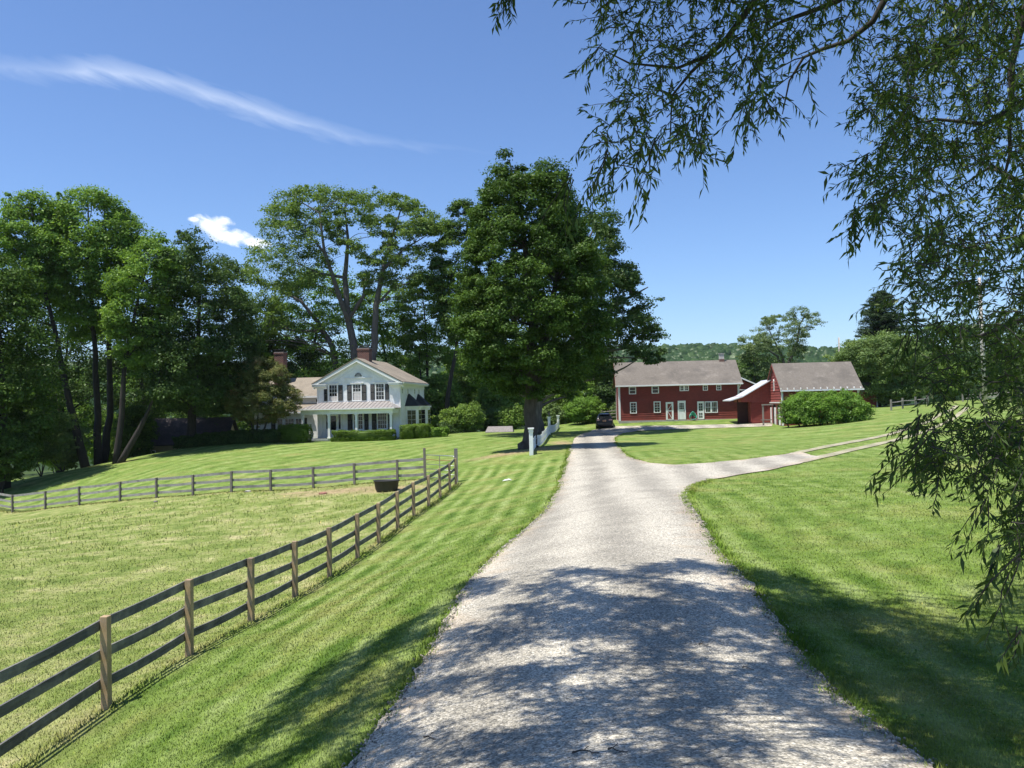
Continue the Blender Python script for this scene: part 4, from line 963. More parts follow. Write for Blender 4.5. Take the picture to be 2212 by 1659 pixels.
# frieze, returns, raking cornice
for x0,x1 in ((-OV,1.05),(Wd-1.05,Wd+OV)):
    tr.box(x0,x1,-.42,.02,5.62,5.80); tr.box(x0+.12,x1,-.30,.02,5.42,5.62) if False else tr.box(max(x0+.2,-.06),min(x1-.02,Wd+.06),-.10,.02,5.36,5.618)
    tr.box(x0-.04,x1+.02,-.46,.02,5.80,5.87)
tr.box(Wd+.02,Wd+OV,.02,Ln+.3,5.62,5.76); tr.box(Wd+.02,Wd+.09,.02,Ln,5.30,5.618)
def rake(y0,y1,t0,t1):
    for s in (-1,1):
        xe=Wd/2+s*(Wd/2+OV); xm=Wd/2
        tr.prism([(xe,ZE-t0),(xm,ZR-t0),(xm,ZR-t1),(xe,ZE-t1)][::s],y0,y1)
rake(-.42,-.30,.10,.40); rake(-.30,.0,.14,.26); rake(-.06,.0,.26,.62)
# inner pediment board lines and window head cornices
for s in (-1,1):
    tr.prism([(Wd/2+s*2.75,6.02),(Wd/2,7.62),(Wd/2,7.55),(Wd/2+s*2.75,5.95)][::s],-.05,-.024)
tr.box(Wd/2-1.45,Wd/2+1.45,-.12,0,6.40,6.46)
for a,b in ((1.05,2.3),(3.55,5.0),(5.95,7.35)): tr.box(a,b,-.12,0,5.88-.02 if a==3.55 else 5.885,5.94)
tr.build('cornice',TRIM,house)
# main roof
rf=MB(); 
for s in (-1,1):
    xe=Wd/2+s*(Wd/2+OV+.05); xm=Wd/2
    rf.prism([(xe,ZE-.10+.02),(xm,ZR-.08),(xm,ZR+.02),(xe,ZE-.0)][::s],-.46,Ln+.35)
roof=rf.build('roof',ROOFH,house)
def chimney(name,x0,x1,y0,y1,z0,z1,root,pm=BRICK):
    c=MB(); c.box(x0,x1,y0,y1,z0,z1-.35); c.box(x0-.05,x1+.05,y0-.05,y1+.05,z1-.35,z1-.17)
    z=z0+.3
    ch=c.build('chimney',pm,root)
    b=MB(); b.box(x0-.02,x1+.02,y0-.02,y1+.02,z1-.17,z1-.12); b.build('crown',CONC,ch)
    d=MB(); 
    for (xx,yy) in ((x0,y0),(x1-.08,y0),(x0,y1-.08),(x1-.08,y1-.08)): d.box(xx,xx+.08,yy,yy+.08,z1-.12,z1+.12)
    d.box(x0+.1,x1-.1,y0+.1,y1-.1,z1-.12,z1+.02); d.box(x0-.04,x1+.04,y0-.04,y1+.04,z1+.12,z1+.18); d.build('cap',simple('black_cap',(.03,.03,.03),.5),ch)
    return ch
chimney('chimney',Wd/2-.75,Wd/2+.50,2.2,3.2,7.6,9.75,house)
# fanlight
fn=MB(); R_=.38; cz=6.55
fn.prism([(Wd/2+.05+(R_+.07)*math.cos(a),cz+(R_+.07)*math.sin(a)) for a in np.linspace(0,math.pi,14)],-.055,0); fan=fn.build('fan_window',TRIM,house)
fn=MB(); fn.prism([(Wd/2+.05+R_*math.cos(a),cz+.03+R_*math.sin(a)) for a in np.linspace(0,math.pi,14)],-.062,-.02); fn.build('pane',GLASS,fan)
fn=MB()
for a in np.linspace(0,math.pi,7)[1:-1]:
    p=Vector((Wd/2+.05,0,cz+.03)); d_=Vector((math.cos(a),0,math.sin(a))); n_=Vector((-math.sin(a),0,math.cos(a)))*.014
    fn.prism([((p+d_*.08-n_).x,(p+d_*.08-n_).z),((p+d_*R_-n_).x,(p+d_*R_-n_).z),((p+d_*R_+n_).x,(p+d_*R_+n_).z),((p+d_*.08+n_).x,(p+d_*.08+n_).z)],-.075,-.06)
fn.build('glazing_bars',TRIM,fan)
# upper windows + shutters
for cx,cu in ((1.70,.28),(4.22,.55),(6.66,0)):
    window(house,I,cx,4.08,5.86,1.02,3,4,.11,curtain=cu)
for a,b in ((.72,1.08),(2.26,2.72),(3.2,3.66),(4.76,5.22),(5.66,6.1),(7.22,7.6)): shutter(house,I,a,b,4.14,5.74)
# ground floor under the porch
for cx in (4.32,6.84): window(house,I,cx,1.15,3.0,1.06,4,4,.09)
for a,b in ((3.2,3.7),(4.96,5.4),(5.76,6.24),(7.46,7.94)): shutter(house,I,a,b,1.12,3.0)
# entrance: door, sidelights, pilasters
en=MB(); en.box(.62,2.62,-.05,0,.36,2.98); 
for x in (.30,.72,2.46): en.box(x,x+.16,-.09,0,.36,2.95)
en.box(.25,2.7,-.11,0,2.952,3.1); ent=en.build('entrance_surround',TRIM,house)
for x in (.92,2.24): MB().box(x,x+.20,-.062,-.045,1.25,2.75).build('sidelight',GLASS,ent)
dr=MB(); dr.box(1.22,2.12,-.085,-.052,.37,2.72); door=dr.build('door',WHITE,house)
MB().box(1.36,1.98,-.092,-.080,1.15,2.6).build('pane',GLASS,door); MB().box(2.02,2.06,-.13,-.086,1.3,1.42).build('handle',GALV,door)
# porch
PD=2.3; PX0=-.9; PX1=Wd-.1
pf=MB(); pf.box(PX0,PX1,-PD,-.03,.18,.36); pf.box(PX0+.05,PX1-.05,-PD+.06,-.03,-1.2,.18); pf.build('porch_floor',simple('grey_porch_paint',(.38,.40,.40),.5),house)
st=MB()
for i in range(2): st.box(PX0+.05,2.2,-PD-.3*(2-i),-PD-.3*(1-i)-.002,-1.0,.0+.16*i-.1)
st.build('porch_steps',CONC,house)
pb=MB(); pb.box(PX0,PX1,-PD-.02,-PD+.26,2.78,3.18); pb.box(PX0,PX0+.26,-PD+.262,-.03,2.78,3.18); pb.box(PX1-.26,PX1,-PD+.262,-.03,2.78,3.18)
pb.box(PX0-.18,PX1+.18,-PD-.2,-PD+.3,3.182,3.30); pb.box(PX0,PX1,-PD+.3,-.03,3.18,3.22); pb.build('porch_beam',WHITE,house)
for cx in (PX0+.16,2.02,4.86,PX1-.2):
    c=MB(); c.box(cx-.12,cx+.12,-PD+.0,-PD+.24,.5,2.62); c.box(cx-.17,cx+.17,-PD-.05,-PD+.29,.362,.5); c.box(cx-.15,cx+.15,-PD-.03,-PD+.27,2.62,2.68); c.box(cx-.18,cx+.18,-PD-.06,-PD+.30,2.68,2.778)
    bevel(c.build('column',TRIM,house),.012)
# standing seam porch roof, hipped
za,zb=3.30,4.0; e0=(PX0-.12,-PD-.3); e1=(PX1+.28,-PD-.3); w0=(.55,-.02); w1=(PX1-1.0,-.02)
METAL=simple('brown_metal_roof',(.36,.33,.31),.45,.12,2,metal=.25)
pr=MB(); A0=(e0[0],e0[1],za);A1=(e1[0],e1[1],za);B0=(w0[0],w0[1],zb);B1=(w1[0],w1[1],zb);Cc=(e1[0],-.02,za);Dd=(e0[0],-.02,za)
pr.add([A0,A1,B1,B0,Cc,Dd],[(0,1,2,3),(1,4,2),(0,3,5),(0,5,4,1)])
proof=pr.build('porch_roof',METAL,house)
sm=MB(); k=24
for i in range(k+1):
    x=e0[0]+(e1[0]-e0[0])*i/k; 
    # seam runs straight back until it meets the hip
    t=1.0
    if x<w0[0]: t=(x-e0[0])/(w0[0]-e0[0])
    if x>w1[0]: t=(e1[0]-x)/(e1[0]-w1[0])
    if t<.05: continue
    y1=e0[1]+(w0[1]-e0[1])*t; z1_=za+(zb-za)*t
    sm.add([(x-.018,e0[1],za),(x+.018,e0[1],za),(x+.018,y1,z1_),(x-.018,y1,z1_),(x-.018,e0[1],za+.045),(x+.018,e0[1],za+.045),(x+.018,y1,z1_+.045),(x-.018,y1,z1_+.045)],[(4,5,6,7),(0,3,7,4),(1,5,6,2),(0,4,5,1)])
sm.tube([B1,A1],.03,5); sm.tube([B0,A0],.03,5)
for j in range(8):
    t=(j+.5)/8; y=e1[1]+(-.02-e1[1])*t; xh=e1[0]; 
sm.build('roof_seams',METAL,proof)
gt=MB(); gt.box(e0[0],e1[0],e0[1]-.09,e0[1]-.002,za-.07,za+.03); gt.build('gutter',TRIM,house)
ds=MB(); ds.tube([(Wd+.1,-.08,5.5),(Wd+.1,-.08,.3)],.04,8); ds.tube([(Wd+OV,-.2,5.7),(Wd+.1,-.08,5.45)],.04,8); ds.build('downspout',TRIM,house)
gt=MB(); gt.box(Wd+OV+.03,Wd+OV+.15,-.35,Ln+.3,5.74,5.86); gt.build('gutter',TRIM,house)
# little attic windows of the right wall, bays
for cy in (1.0,3.1,5.9,7.7): window(house,MR,cy,4.72,5.28,.36,1,2,.05,sill=False,split=False)
for y0 in (2.0,6.0):
    bd=1.15; L=2.9; pl=[(Wd,y0),(Wd+bd,y0+.75),(Wd+bd,y0+L-.75),(Wd,y0+L)]
    bm=MB(); k=4; v=[(x,y,z) for z in (.3,3.25) for x,y in pl]; bm.add(v,[(0,1,5,4),(1,2,6,5),(2,3,7,6),(0,3,2,1),(4,5,6,7)])
    v=[(x+(.12 if x>Wd else 0),y+(-.12 if y<y0+L/2 else .12),z) for z in (3.25,3.42) for x,y in pl]; bm.add(v,[(0,1,5,4),(1,2,6,5),(2,3,7,6),(0,1,2,3),(4,7,6,5)])
    bay=bm.build('bay_window',WHITE,house)
    rb=MB(); rb.add([(Wd,y0-.2,3.43),(Wd+bd+.16,y0+.6,3.43),(Wd+bd+.16,y0+L-.6,3.43),(Wd,y0+L+.2,3.43),(Wd+.02,y0+L/2+.25,4.75),(Wd+.02,y0+L/2-.25,4.75)],[(0,1,5),(1,2,4,5),(2,3,4),(0,3,2,1)]); rb.build('bay_roof',ROOFD,bay)
    for (xa,ya),(xb,yb) in ((pl[0],pl[1]),(pl[1],pl[2]),(pl[2],pl[3])):
        an=math.atan2(yb-ya,xb-xa); ll=math.hypot(xb-xa,yb-ya); Mf=TM(xa,ya,0,an)
        f=MB(); w_=ll-.3 if ll<1.39 else ll-.26; x0=(ll-w_)/2; f.box(x0,x0+w_,-.04,0,.95,3.1,Mf); ff=f.build('glazing_bars',TRIM,bay)
        # panes sit in the frame
        g=MB(); nx_=2; 
        for ix in range(nx_):
            for iz in range(4):
                a=x0+.07+(w_-.14)*ix/nx_; b=x0+.07+(w_-.14)*(ix+1)/nx_-.03; c_=1.02+(2.0)*iz/4; g.box(a,b,-.052,-.038,c_,c_+.47,Mf)
        g.build('pane',GLASS,bay)
# left wing
WX0=-7.2; wy=.6; wm_=MB()
clap(wm_,WX0,-.02,.2,2.98,.125,M=TM(0,wy)); wm_.box(WX0,-.0,wy+.01,wy+7.5,-.6,2.98); wm_.box(WX0,-.01,wy+2.0,wy+7.5,2.98,4.62)
clap(wm_,WX0,-.02,3.9,4.55,.125,M=TM(0,wy+1.98)); wm_.prismx([(wy+2.0,4.6),(wy+7.5,4.6),(wy+5,6.5)],WX0,-.01); wing=wm_.build('wing',WHITE,house)
r2=MB(); r2.prismx([(wy-.35,2.98),(wy+1.99,3.83),(wy+1.99,3.95),(wy-.35,3.1)],WX0-.3,PX0+.0); r2.prismx([(wy-.02,3.1),(wy+1.99,3.83),(wy+1.99,3.95),(wy-.02,3.22)],PX0+.002,-.02)
r2.prismx([(wy+1.6,4.62),(wy+5.0,6.72),(wy+5.0,6.82),(wy+1.6,4.72)],WX0-.3,-.02); r2.prismx([(wy+5.0,6.72),(wy+8.0,4.72),(wy+8.0,4.82),(wy+5.0,6.82)],WX0-.3,-.02)
r2.build('roof',ROOFH,wing)
t2=MB(); t2.box(WX0-.3,PX0,wy-.42,wy-.352,2.93,3.08); t2.box(WX0-.3,-.03,wy+1.52,wy+1.598,4.54,4.74); t2.build('fascia',TRIM,wing)
for cx,w_ in ((-4.35,.72),(-3.3,1.1),(-2.3,.8)): window(house,TM(0,wy),cx,.95,2.45,w_,2 if w_<1 else 3,4 if w_>1 else 2,.09,split=False)
for a,b in ((-5.3,-4.85),(-1.85,-1.4)): shutter(house,TM(0,wy),a,b,1.0,2.45)
window(house,TM(0,wy+1.98),-.75,4.02,4.42,.92,5,1,.06,sill=False,split=False)
c2=chimney('chimney',-6.5,-5.45,wy+3.6,wy+4.6,5.6,9.75,house)
# small white figure by the porch post
fg=empty('porch_ornament',(0,0,0),0,'small white ornament standing on the porch floor beside the left column','ornament')
pw=Matrix.Translation((ho[0],ho[1],hz0))@Matrix.Rotation(HR,4,'Z')@Vector((.02,-1.75,.362)); fg.location=pw
f=MB(); f.lathe([(.001,0),(.13,0),(.14,.05),(.11,.15),(.14,.24),(.12,.34),(.05,.42)],14); f.build('body',TRIM,fg,True)
f=MB(); f.lathe([(.001,.40),(.07,.42),(.085,.50),(.06,.57),(.001,.60)],12); 
for s in (-1,1): f.tube([(s*.035,0,.56),(s*.05,0,.68)],[.02,.008],6)
f.build('head',TRIM,fg,True)

# ================================================================ LONG RED BARN
def place(px,D,rz,z=None):
    p=at(*px,D); return (p[0],p[1],(p[2] if z is None else z)),rz
BRZ=math.radians(-5)
bp_=at(1338,910,92); BZ=-2.2+EYE
barn=empty('red_barn',(bp_[0],bp_[1],BZ),BRZ,'long two storey dark red barn with white trimmed windows and grey brown roof','barn')
BL=13.1; BH=4.15; BR=6.55; BD=7.0
mb=MB(); clap(mb,.12,BL-.12,0,BH,.235,.035,wob=.004); ML=TM(0,BD,0,-math.pi/2); clap(mb,.12,BD-.12,0,BH,.235,.035,M=ML,wob=.004)
clap(mb,lambda z:(z-BH)/(BR-BH)*BD/2,lambda z:BD-(z-BH)/(BR-BH)*BD/2,BH,BR-.1,.235,.035,M=ML)
mb.box(0.01,BL,0.01,BD,-.8,BH); mb.prismx([(.02,BH),(BD,BH),(BD/2,BR-.1)],.01,BL-.01); mb.build('wall',REDW,barn)
mb=MB(); mb.box(-.06,BL,-.06,.005,-.8,.03); mb.box(-.06,0.0,.006,BD,-.8,.03); mb.build('foundation',CONC,barn)
mb=MB(); mb.add([(-.06,-.06,.03),(.16,-.06,.03),(.16,0,.03),(0,0,.03),(0,.16,.03),(-.06,.16,.03)]+[(-.06,-.06,BH-.1),(.16,-.06,BH-.1),(.16,0,BH-.1),(0,0,BH-.1),(0,.16,BH-.1),(-.06,.16,BH-.1)],[(i,(i+1)%6,(i+1)%6+6,i+6) for i in range(6)]+[(5,4,3,2,1,0),(6,7,8,9,10,11)]); mb.build('corner_board',TRIM,barn)
MB().box(BL-.16,BL+.04,-.06,.0,.03,BH-.1).build('corner_board',TRIM,barn); MB().box(-.06,-.0,BD-.18,BD,.03,BH-.1).build('corner_board',TRIM,barn)
RO=.50; sl=(BR-BH)/(BD/2); ze=BH-RO*sl+.02
mb=MB(); mb.prismx([(-RO,ze),(BD/2,BR),(BD/2,BR+.11),(-RO,ze+.11)],-.35,BL+.35); mb.prismx([(BD/2,BR),(BD+RO,ze),(BD+RO,ze+.11),(BD/2,BR+.11)],-.35,BL+.35); broof=mb.build('roof',ROOFB,barn)
mb=MB(); mb.box(-.37,BL+.37,-RO-.05,-RO-.002,ze-.06,ze+.10); mb.box(-.37,BL+.37,-RO-.12,-RO-.052,ze-.02,ze+.09); mb.build('gutter',TRIM,barn)
mb=MB(); 
for xs_ in (-.37,BL+.352):
    mb.prismx([(-RO,ze-.12),(BD/2,BR-.12),(BD/2,BR+.0),(-RO,ze+.0)],xs_,xs_+.018); mb.prismx([(BD/2,BR-.12),(BD+RO,ze-.12),(BD+RO,ze),(BD/2,BR)],xs_,xs_+.018)
mb.build('rake_board',REDW,barn)
mb=MB(); mb.tube([(BL+.1,-RO-.08,ze),(BL+.05,-RO+.1,ze-.25),(BL-.05,-.14,ze-.5),(BL-.05,-.14,.1)],.045,8); mb.build('downspout',TRIM,barn)
for x0_,x1_,z0_,z1_,nx_,ny_ in ((1.12,1.92,2.95,3.80,1,2),(3.62,4.42,2.98,3.83,1,2),(1.20,1.94,.82,2.08,2,4),(3.80,4.56,.84,2.10,2,4)):
    window(barn,I,(x0_+x1_)/2,z0_,z1_,x1_-x0_,nx_,ny_,.10,sill=False,proud=.085)
def dbl(x0_,x1_,z0_,z1_,nx_,ny_):
    xm=(x0_+x1_)/2
    window(barn,I,(x0_+xm)/2,z0_,z1_,xm-x0_,nx_,ny_,.10,sill=False,proud=.085); window(barn,I,(xm+x1_)/2+.001,z0_,z1_,x1_-xm-.002,nx_,ny_,.10,sill=False,proud=.0845)
dbl(6.68,7.68,3.18,3.82,2,2); 
for a in (9.2,10.65): window(barn,I,a+.27,3.18,3.8,.55,2,2,.09,sill=False,proud=.085)
dbl(9.35,10.75,.72,1.98,3,2)
def frame_door(x0,x1,z1,label=None):
    f=MB(); f.box(x0,x0+.11,-.085,0,.05,z1); f.box(x1-.11,x1,-.085,0,.05,z1); f.box(x0+.11,x1-.11,-.085,0,z1-.12,z1); return f
f=frame_door(5.12,5.95,2.0); dd_=f.build('door',TRIM,barn,label='red stable door with white diagonal braces')
f=MB(); f.box(5.23,5.84,-.05,-.0,.06,1.88); f.build('leaf',REDW,dd_)
f=MB(); f.box(5.23,5.84,-.072,-.052,.98,1.07); f.box(5.23,5.31,-.071,-.052,.06,1.88); f.box(5.76,5.84,-.071,-.052,.06,1.88); f.box(5.31,5.76,-.071,-.052,1.8,1.88); f.box(5.31,5.76,-.071,-.052,.06,.13)
for (xa,za_),(xb,zb_) in (((5.31,1.07),(5.76,1.72)),((5.31,.98),(5.76,.2))):
    f.prism([(xa,za_-.04),(xb,zb_-.04),(xb,zb_+.05),(xa,za_+.05)],-.070,-.052)
f.build('brace',TRIM,dd_)
f=frame_door(6.42,7.28,2.12); dd_=f.build('door',TRIM,barn,label='white door with nine small panes')
f=MB(); f.box(6.53,7.17,-.05,0,.06,2.0); f.build('leaf',WHITE,dd_)
f=MB()
for i in range(3):
    for j in range(3): f.box(6.60+i*.17,6.60+i*.17+.145,-.056,-.048,1.18+j*.24,1.18+j*.24+.21)
f.build('pane',GLASS,dd_); MB().box(7.1,7.14,-.09,-.052,.9,1.1).build('handle',BLACK,dd_)
f=frame_door(8.55,9.27,2.0); dd_=f.build('door',TRIM,barn,label='white screen door with panes above and below')
f=MB(); f.box(8.66,9.16,-.05,0,.06,1.88); f.build('leaf',WHITE,dd_)
f=MB(); 
for i in range(2):
    for j in range(3): f.box(8.71+i*.215,8.71+i*.215+.19,-.056,-.048,.98+j*.28,.98+j*.28+.25)
    for j in range(2): f.box(8.73+i*.205,8.73+i*.205+.15,-.056,-.048,.2+j*.3,.2+j*.3+.24)
f.build('pane',GLASS,dd_)
c3=MB(); c3.box(BL-1.5,BL-.95,BD/2-.3,BD/2+.25,6.2,6.75); ch=c3.build('chimney',BRICK,barn); 
c3=MB(); c3.box(BL-1.48,BL-.97,BD/2-.28,BD/2+.23,6.752,7.35); c3.build('painted_stack',simple('chimney_render',(.50,.46,.42),.9,.2,6),ch); MB().box(BL-1.54,BL-.91,BD/2-.34,BD/2+.29,7.352,7.42).build('crown',CONC,ch)
# teal hose heap leaning on the barn
def bw(x,y,z): return Matrix.Translation((bp_[0],bp_[1],BZ))@Matrix.Rotation(BRZ,4,'Z')@Vector((x,y,z))
p=bw(8.0,-.35,.0); hs_=empty('garden_hose',p,BRZ,'teal garden hose coiled in a tall loop against the long red barn','hose')
TEAL=simple('teal_rubber',(.10,.42,.33),.5,.15,8)
m=MB()
for i in range(9):
    w_=.42-.0*i; h_=.86-i*.045; y=-.10+.03*i; pts_=[]
    for a in np.linspace(0,2*math.pi,26)[:-1]:
        t=math.sin(a); ww=(.20+.30*(1-t)/2*1.1)-i*.012; pts_.append((math.cos(a)*ww,y+.05*math.sin(3*a+i),.04+h_*(.5+.5*t)))
    m.tube(pts_+[pts_[0]],.028,6)
m.build('coil',TEAL,hs_,True); m=MB(); m.box(-.06,.06,.12,.2,0,.8); m.build('hanger',BLACK,hs_)

# building peeping out behind the barn
p=at(1597,880,99); oz=-2.2+EYE; ob=empty('farm_outbuilding',(p[0],p[1],oz),BRZ,'dark red outbuilding with white eaves and wide window behind the barn corner','building')
mb=MB(); clap(mb,-2,2.4,0,3.5,.2,.03); mb.box(-2,2.4,.01,5,-.5,3.5); mb.prism([(-2,3.5),(2.4,3.5),(0,4.65)],.0,5); mb.build('wall',REDW,ob)
mb=MB(); mb.prism([(-.2,4.85),(2.9,3.42),(2.9,3.52),(-.2,4.97)],-.3,5.2); mb.prism([(-.2,4.85),(-.2,4.97),(-2.5,3.8),(-2.5,3.7)],-.3,5.2); mb.build('roof',ROOFD,ob)
mb=MB(); mb.prism([(-.2,4.80),(2.95,3.34),(2.95,3.50),(-.2,4.97)],-.34,-.302); mb.build('rake_board',TRIM,ob)
window(ob,I,.2,1.9,3.3,1.3,1,2,.09,sill=False); window(ob,I,1.35,1.9,3.3,.9,1,2,.09,sill=False)

# ================================================================ SMALL RED BARN
SP=at(1691,917,78); SZ=-2.62+EYE; SRZ=math.radians(-5)
sb=empty('small_red_barn',(SP[0],SP[1],SZ),SRZ,'small steep roofed red barn with arched doors behind the huge bush','barn')
SL=6.95; SH=3.6; SR=5.9; SD=6.0
mb=MB(); clap(mb,.1,SL-.1,0,SH,.16,.02); ML=TM(0,SD,0,-math.pi/2)
clap(mb,.12,SD-.12,2.25,SH,.26,.045,M=ML,wob=.01); clap(mb,lambda z:.05+(z-SH)/(SR-SH)*SD/2,lambda z:SD-.05-(z-SH)/(SR-SH)*SD/2,SH,SR-.15,.26,.045,M=ML,wob=.01)
mb.box(.01,SL,.01,SD,-.6,SH); mb.prismx([(.02,SH),(SD,SH),(SD/2,SR-.12)],.01,SL-.01); mb.build('wall',REDL,sb)
# arcade on the gable side
mb=MB(); mb.box(0,SD,-.04,0,0.0,2.2,ML); mb.build('arcade_front',simple('pink_red_boards',(.30,.10,.08),.85,.12,3),sb)
for i in range(3):
    x0=.35+i*1.85; pts_=[(x0,.02),(x0+1.45,.02),(x0+1.45,1.45)]+[(x0+.725+.725*math.cos(a),1.45+.55*math.sin(a)) for a in np.linspace(0,math.pi,10)[1:-1]]+[(x0,1.45)]
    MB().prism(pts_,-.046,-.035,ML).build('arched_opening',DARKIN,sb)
    MB().box(x0+.75,x0+1.4,-.075,-.05,.02,1.7,ML).build('door',TRIM,sb)
mb=MB(); mb.box(-.05,SD+.05,-.16,0,2.12,2.22,ML); mb.box(-.02,.12,-.06,0,2.25,SH,ML); mb.box(SD-.12,SD+.02,-.06,0,0,SH,ML); mb.box(-.04,.10,-.05,0,0,SH-.1); mb.box(SL-.1,SL+.04,-.05,0,0,SH-.1); mb.build('trim',TRIM,sb)
mb=MB(); mb.prism([(SD/2-.14,3.3),(SD/2+.14,3.3),(SD/2+.14,4.3),(SD/2,4.45),(SD/2-.14,4.3)],-.09,0,ML); sw=mb.build('gable_slit',TRIM,sb); MB().box(SD/2-.06,SD/2+.06,-.096,-.088,3.4,4.25,ML).build('pane',GLASS,sw)
sl=(SR-SH)/(SD/2); RO=.5; ze=SH-RO*sl+.02
mb=MB(); mb.prismx([(-RO,ze),(SD/2,SR),(SD/2,SR+.1),(-RO,ze+.1)],-.22,SL+.35); mb.prismx([(SD/2,SR),(SD+RO,ze),(SD+RO,ze+.1),(SD/2,SR+.1)],-.22,SL+.35); mb.build('roof',ROOFB,sb)
mb=MB(); mb.prismx([(-RO,ze-.16),(SD/2,SR-.16),(SD/2,SR),(-RO,ze)],-.25,-.222); mb.prismx([(SD/2,SR-.16),(SD+RO,ze-.16),(SD+RO,ze),(SD/2,SR)],-.25,-.222); mb.build('rake_board',REDW,sb)
mb=MB(); mb.box(-.25,SL+.37,-RO-.13,-RO-.002,ze-.04,ze+.09)
for i in range(13): x=-.2+i*(SL+.3)/12; mb.box(x-.015,x+.015,-RO-.15,-RO+.22,ze+.12,ze+.30)
mb.build('gutter',TRIM,sb); mb=MB(); mb.tube([(SL-.05,-RO-.05,ze),(SL-.02,-.1,ze-.4),(SL-.02,-.1,.1)],.045,8); mb.build('downspout',TRIM,sb)

# lean-to shed between the barns
LP=at(1602,905,83); LZ=-2.35+EYE; ls=empty('lean_to_shed',(LP[0],LP[1],LZ),SRZ,'board and batten red shed with a sloping white metal roof between the barns','shed')
LL_=2.85; mb=MB(); mb.box(0,LL_,.05,4,2.0,2.35); mb.prism([(0.0,2.35),(LL_,2.35),(LL_,4.05),(0,2.55)],.05,4)
mb.box(1.0,LL_,.05,4,-.5,2.0); mb.build('wall',REDL,ls)
mb=MB(); x=.05
while x<LL_: mb.box(x,x+.05,-.03,.05,2.0,2.5+1.5*x/LL_); x+=.28
mb.build('battens',REDL,ls)
mb=MB(); clap(mb,1.02,LL_,0,1.95,.14,.025,M=TM(0,.04)); mb.box(.92,1.0,-.02,.2,0,2.0); mb.build('siding',REDW,ls)
MB().box(-.12,.95,1.6,1.65,-.3,2.2).build('back_wall',simple('dark_brown_boards',(.05,.022,.018),.9,.2,3),ls)
mb=MB(); mb.add([(0,.02,2.5),(.35,.02,2.15),(.98,.02,1.98),(.98,.02,2.3),(0,.02,2.6),(0,.08,2.5),(.35,.08,2.15),(.98,.08,1.98)],[(0,1,2,3,4),(0,5,6,1),(1,6,7,2)]); mb.build('brace',REDL,ls)
mb=MB(); mb.prism([(-1.15,2.12),(.1,2.50),(LL_+.05,4.10),(LL_+.05,4.20),(.1,2.60),(-1.15,2.22)],-.45,4.1); mb.build('roof',simple('white_metal_roof',(.74,.75,.77),.35,.04,2,metal=.2),ls)
# wooden post frame
p=at(1699-.0,919,79); p=at(1700,0,79)
p=at(1578+485*.1458,795+740*.1458,80.5); pz=g1(p[0],p[1]); pf_=empty('post_frame',(p[0],p[1],pz),SRZ,'grey wooden post with crosspieces standing before the lean-to shed','post')
OLDW=simple('weathered_wood',(.26,.235,.21),.9,.25,3,stretch=(1,1,.3),bump=.6)
m=MB(); m.box(-.07,.07,-.07,.07,-.2,2.05); m.build('post',OLDW,pf_); m=MB(); m.box(-.15,.95,-.11,-.072,1.95,2.07); m.box(-.25,.8,-.11,-.072,.5,.58); m.box(-.1,.8,-.1,-.072,.18,.26); m.build('crosspiece',OLDW,pf_)
# far red shed
p=at(1893,876,97); fs=empty('red_shed',(p[0]-2.6,p[1],g1(p[0],p[1])),math.radians(-4),'little red shed mostly hidden behind the huge bush','shed')
mb=MB(); clap(mb,0,2.6,0,1.9,.2,.04); mb.box(0,2.6,.01,3,-.4,1.9); mb.build('wall',REDL,fs); MB().box(2.55,2.68,-.06,.02,0,1.9).build('corner_board',TRIM,fs); MB().prismx([(-.3,1.85),(1.5,2.9),(3.3,1.85),(3.3,1.95),(1.5,3.0),(-.3,1.95)],-.2,2.8).build('roof',ROOFB,fs)
# shaded low cottage on the left
p=at(283,1001,83.5); zc=at(283,1003,83.5)[2]; ct=empty('shaded_cottage',(p[0],p[1],zc-.35),math.radians(4),'low tan cottage with a leaf shaded roof under the dark trees','cottage')
mb=MB(); clap(mb,0,9.3,0,2.3,.18,.02); mb.box(0,9.3,.01,5,-1,2.3); mb.prismx([(.02,2.3),(5,2.3),(2.5,4.6)],.02,9.28); mb.build('wall',simple('tan_paint',(.42,.34,.17),.8,.08,3),ct)
mb=MB(); mb.prismx([(-.5,2.15),(2.5,4.75),(2.5,4.87),(-.5,2.27)],-.3,9.6); mb.prismx([(2.5,4.75),(5.5,2.15),(5.5,2.27),(2.5,4.87)],-.3,9.6); mb.build('roof',ROOFS,ct)
for cx in (2.0,6.4): window(ct,I,cx,.5,1.7,.9,2,2,.08)
# grey slab roof on the lawn
p=at(1079,936,90); sl_=empty('cellar_hatch',(p[0],p[1],g1(p[0],p[1])),math.radians(-4),'low grey slanted hatch on the lawn left of the tallest maple','hatch')
MB().add([(-1.55,-.5,-.3),(1.55,-.5,-.3),(1.55,2.2,-.3),(-1.55,2.2,-.3),(-1.5,-.45,.06),(1.5,-.45,.06),(1.35,1.0,.62),(-1.35,1.0,.62),(1.45,2.1,.1),(-1.45,2.1,.1)],[(0,1,5,4),(4,5,6,7),(7,6,8,9),(0,4,7,9,3),(1,2,8,6,5),(3,9,8,2)]).build('lid',simple('grey_shingle',(.22,.20,.185),.9,.25,6),sl_)

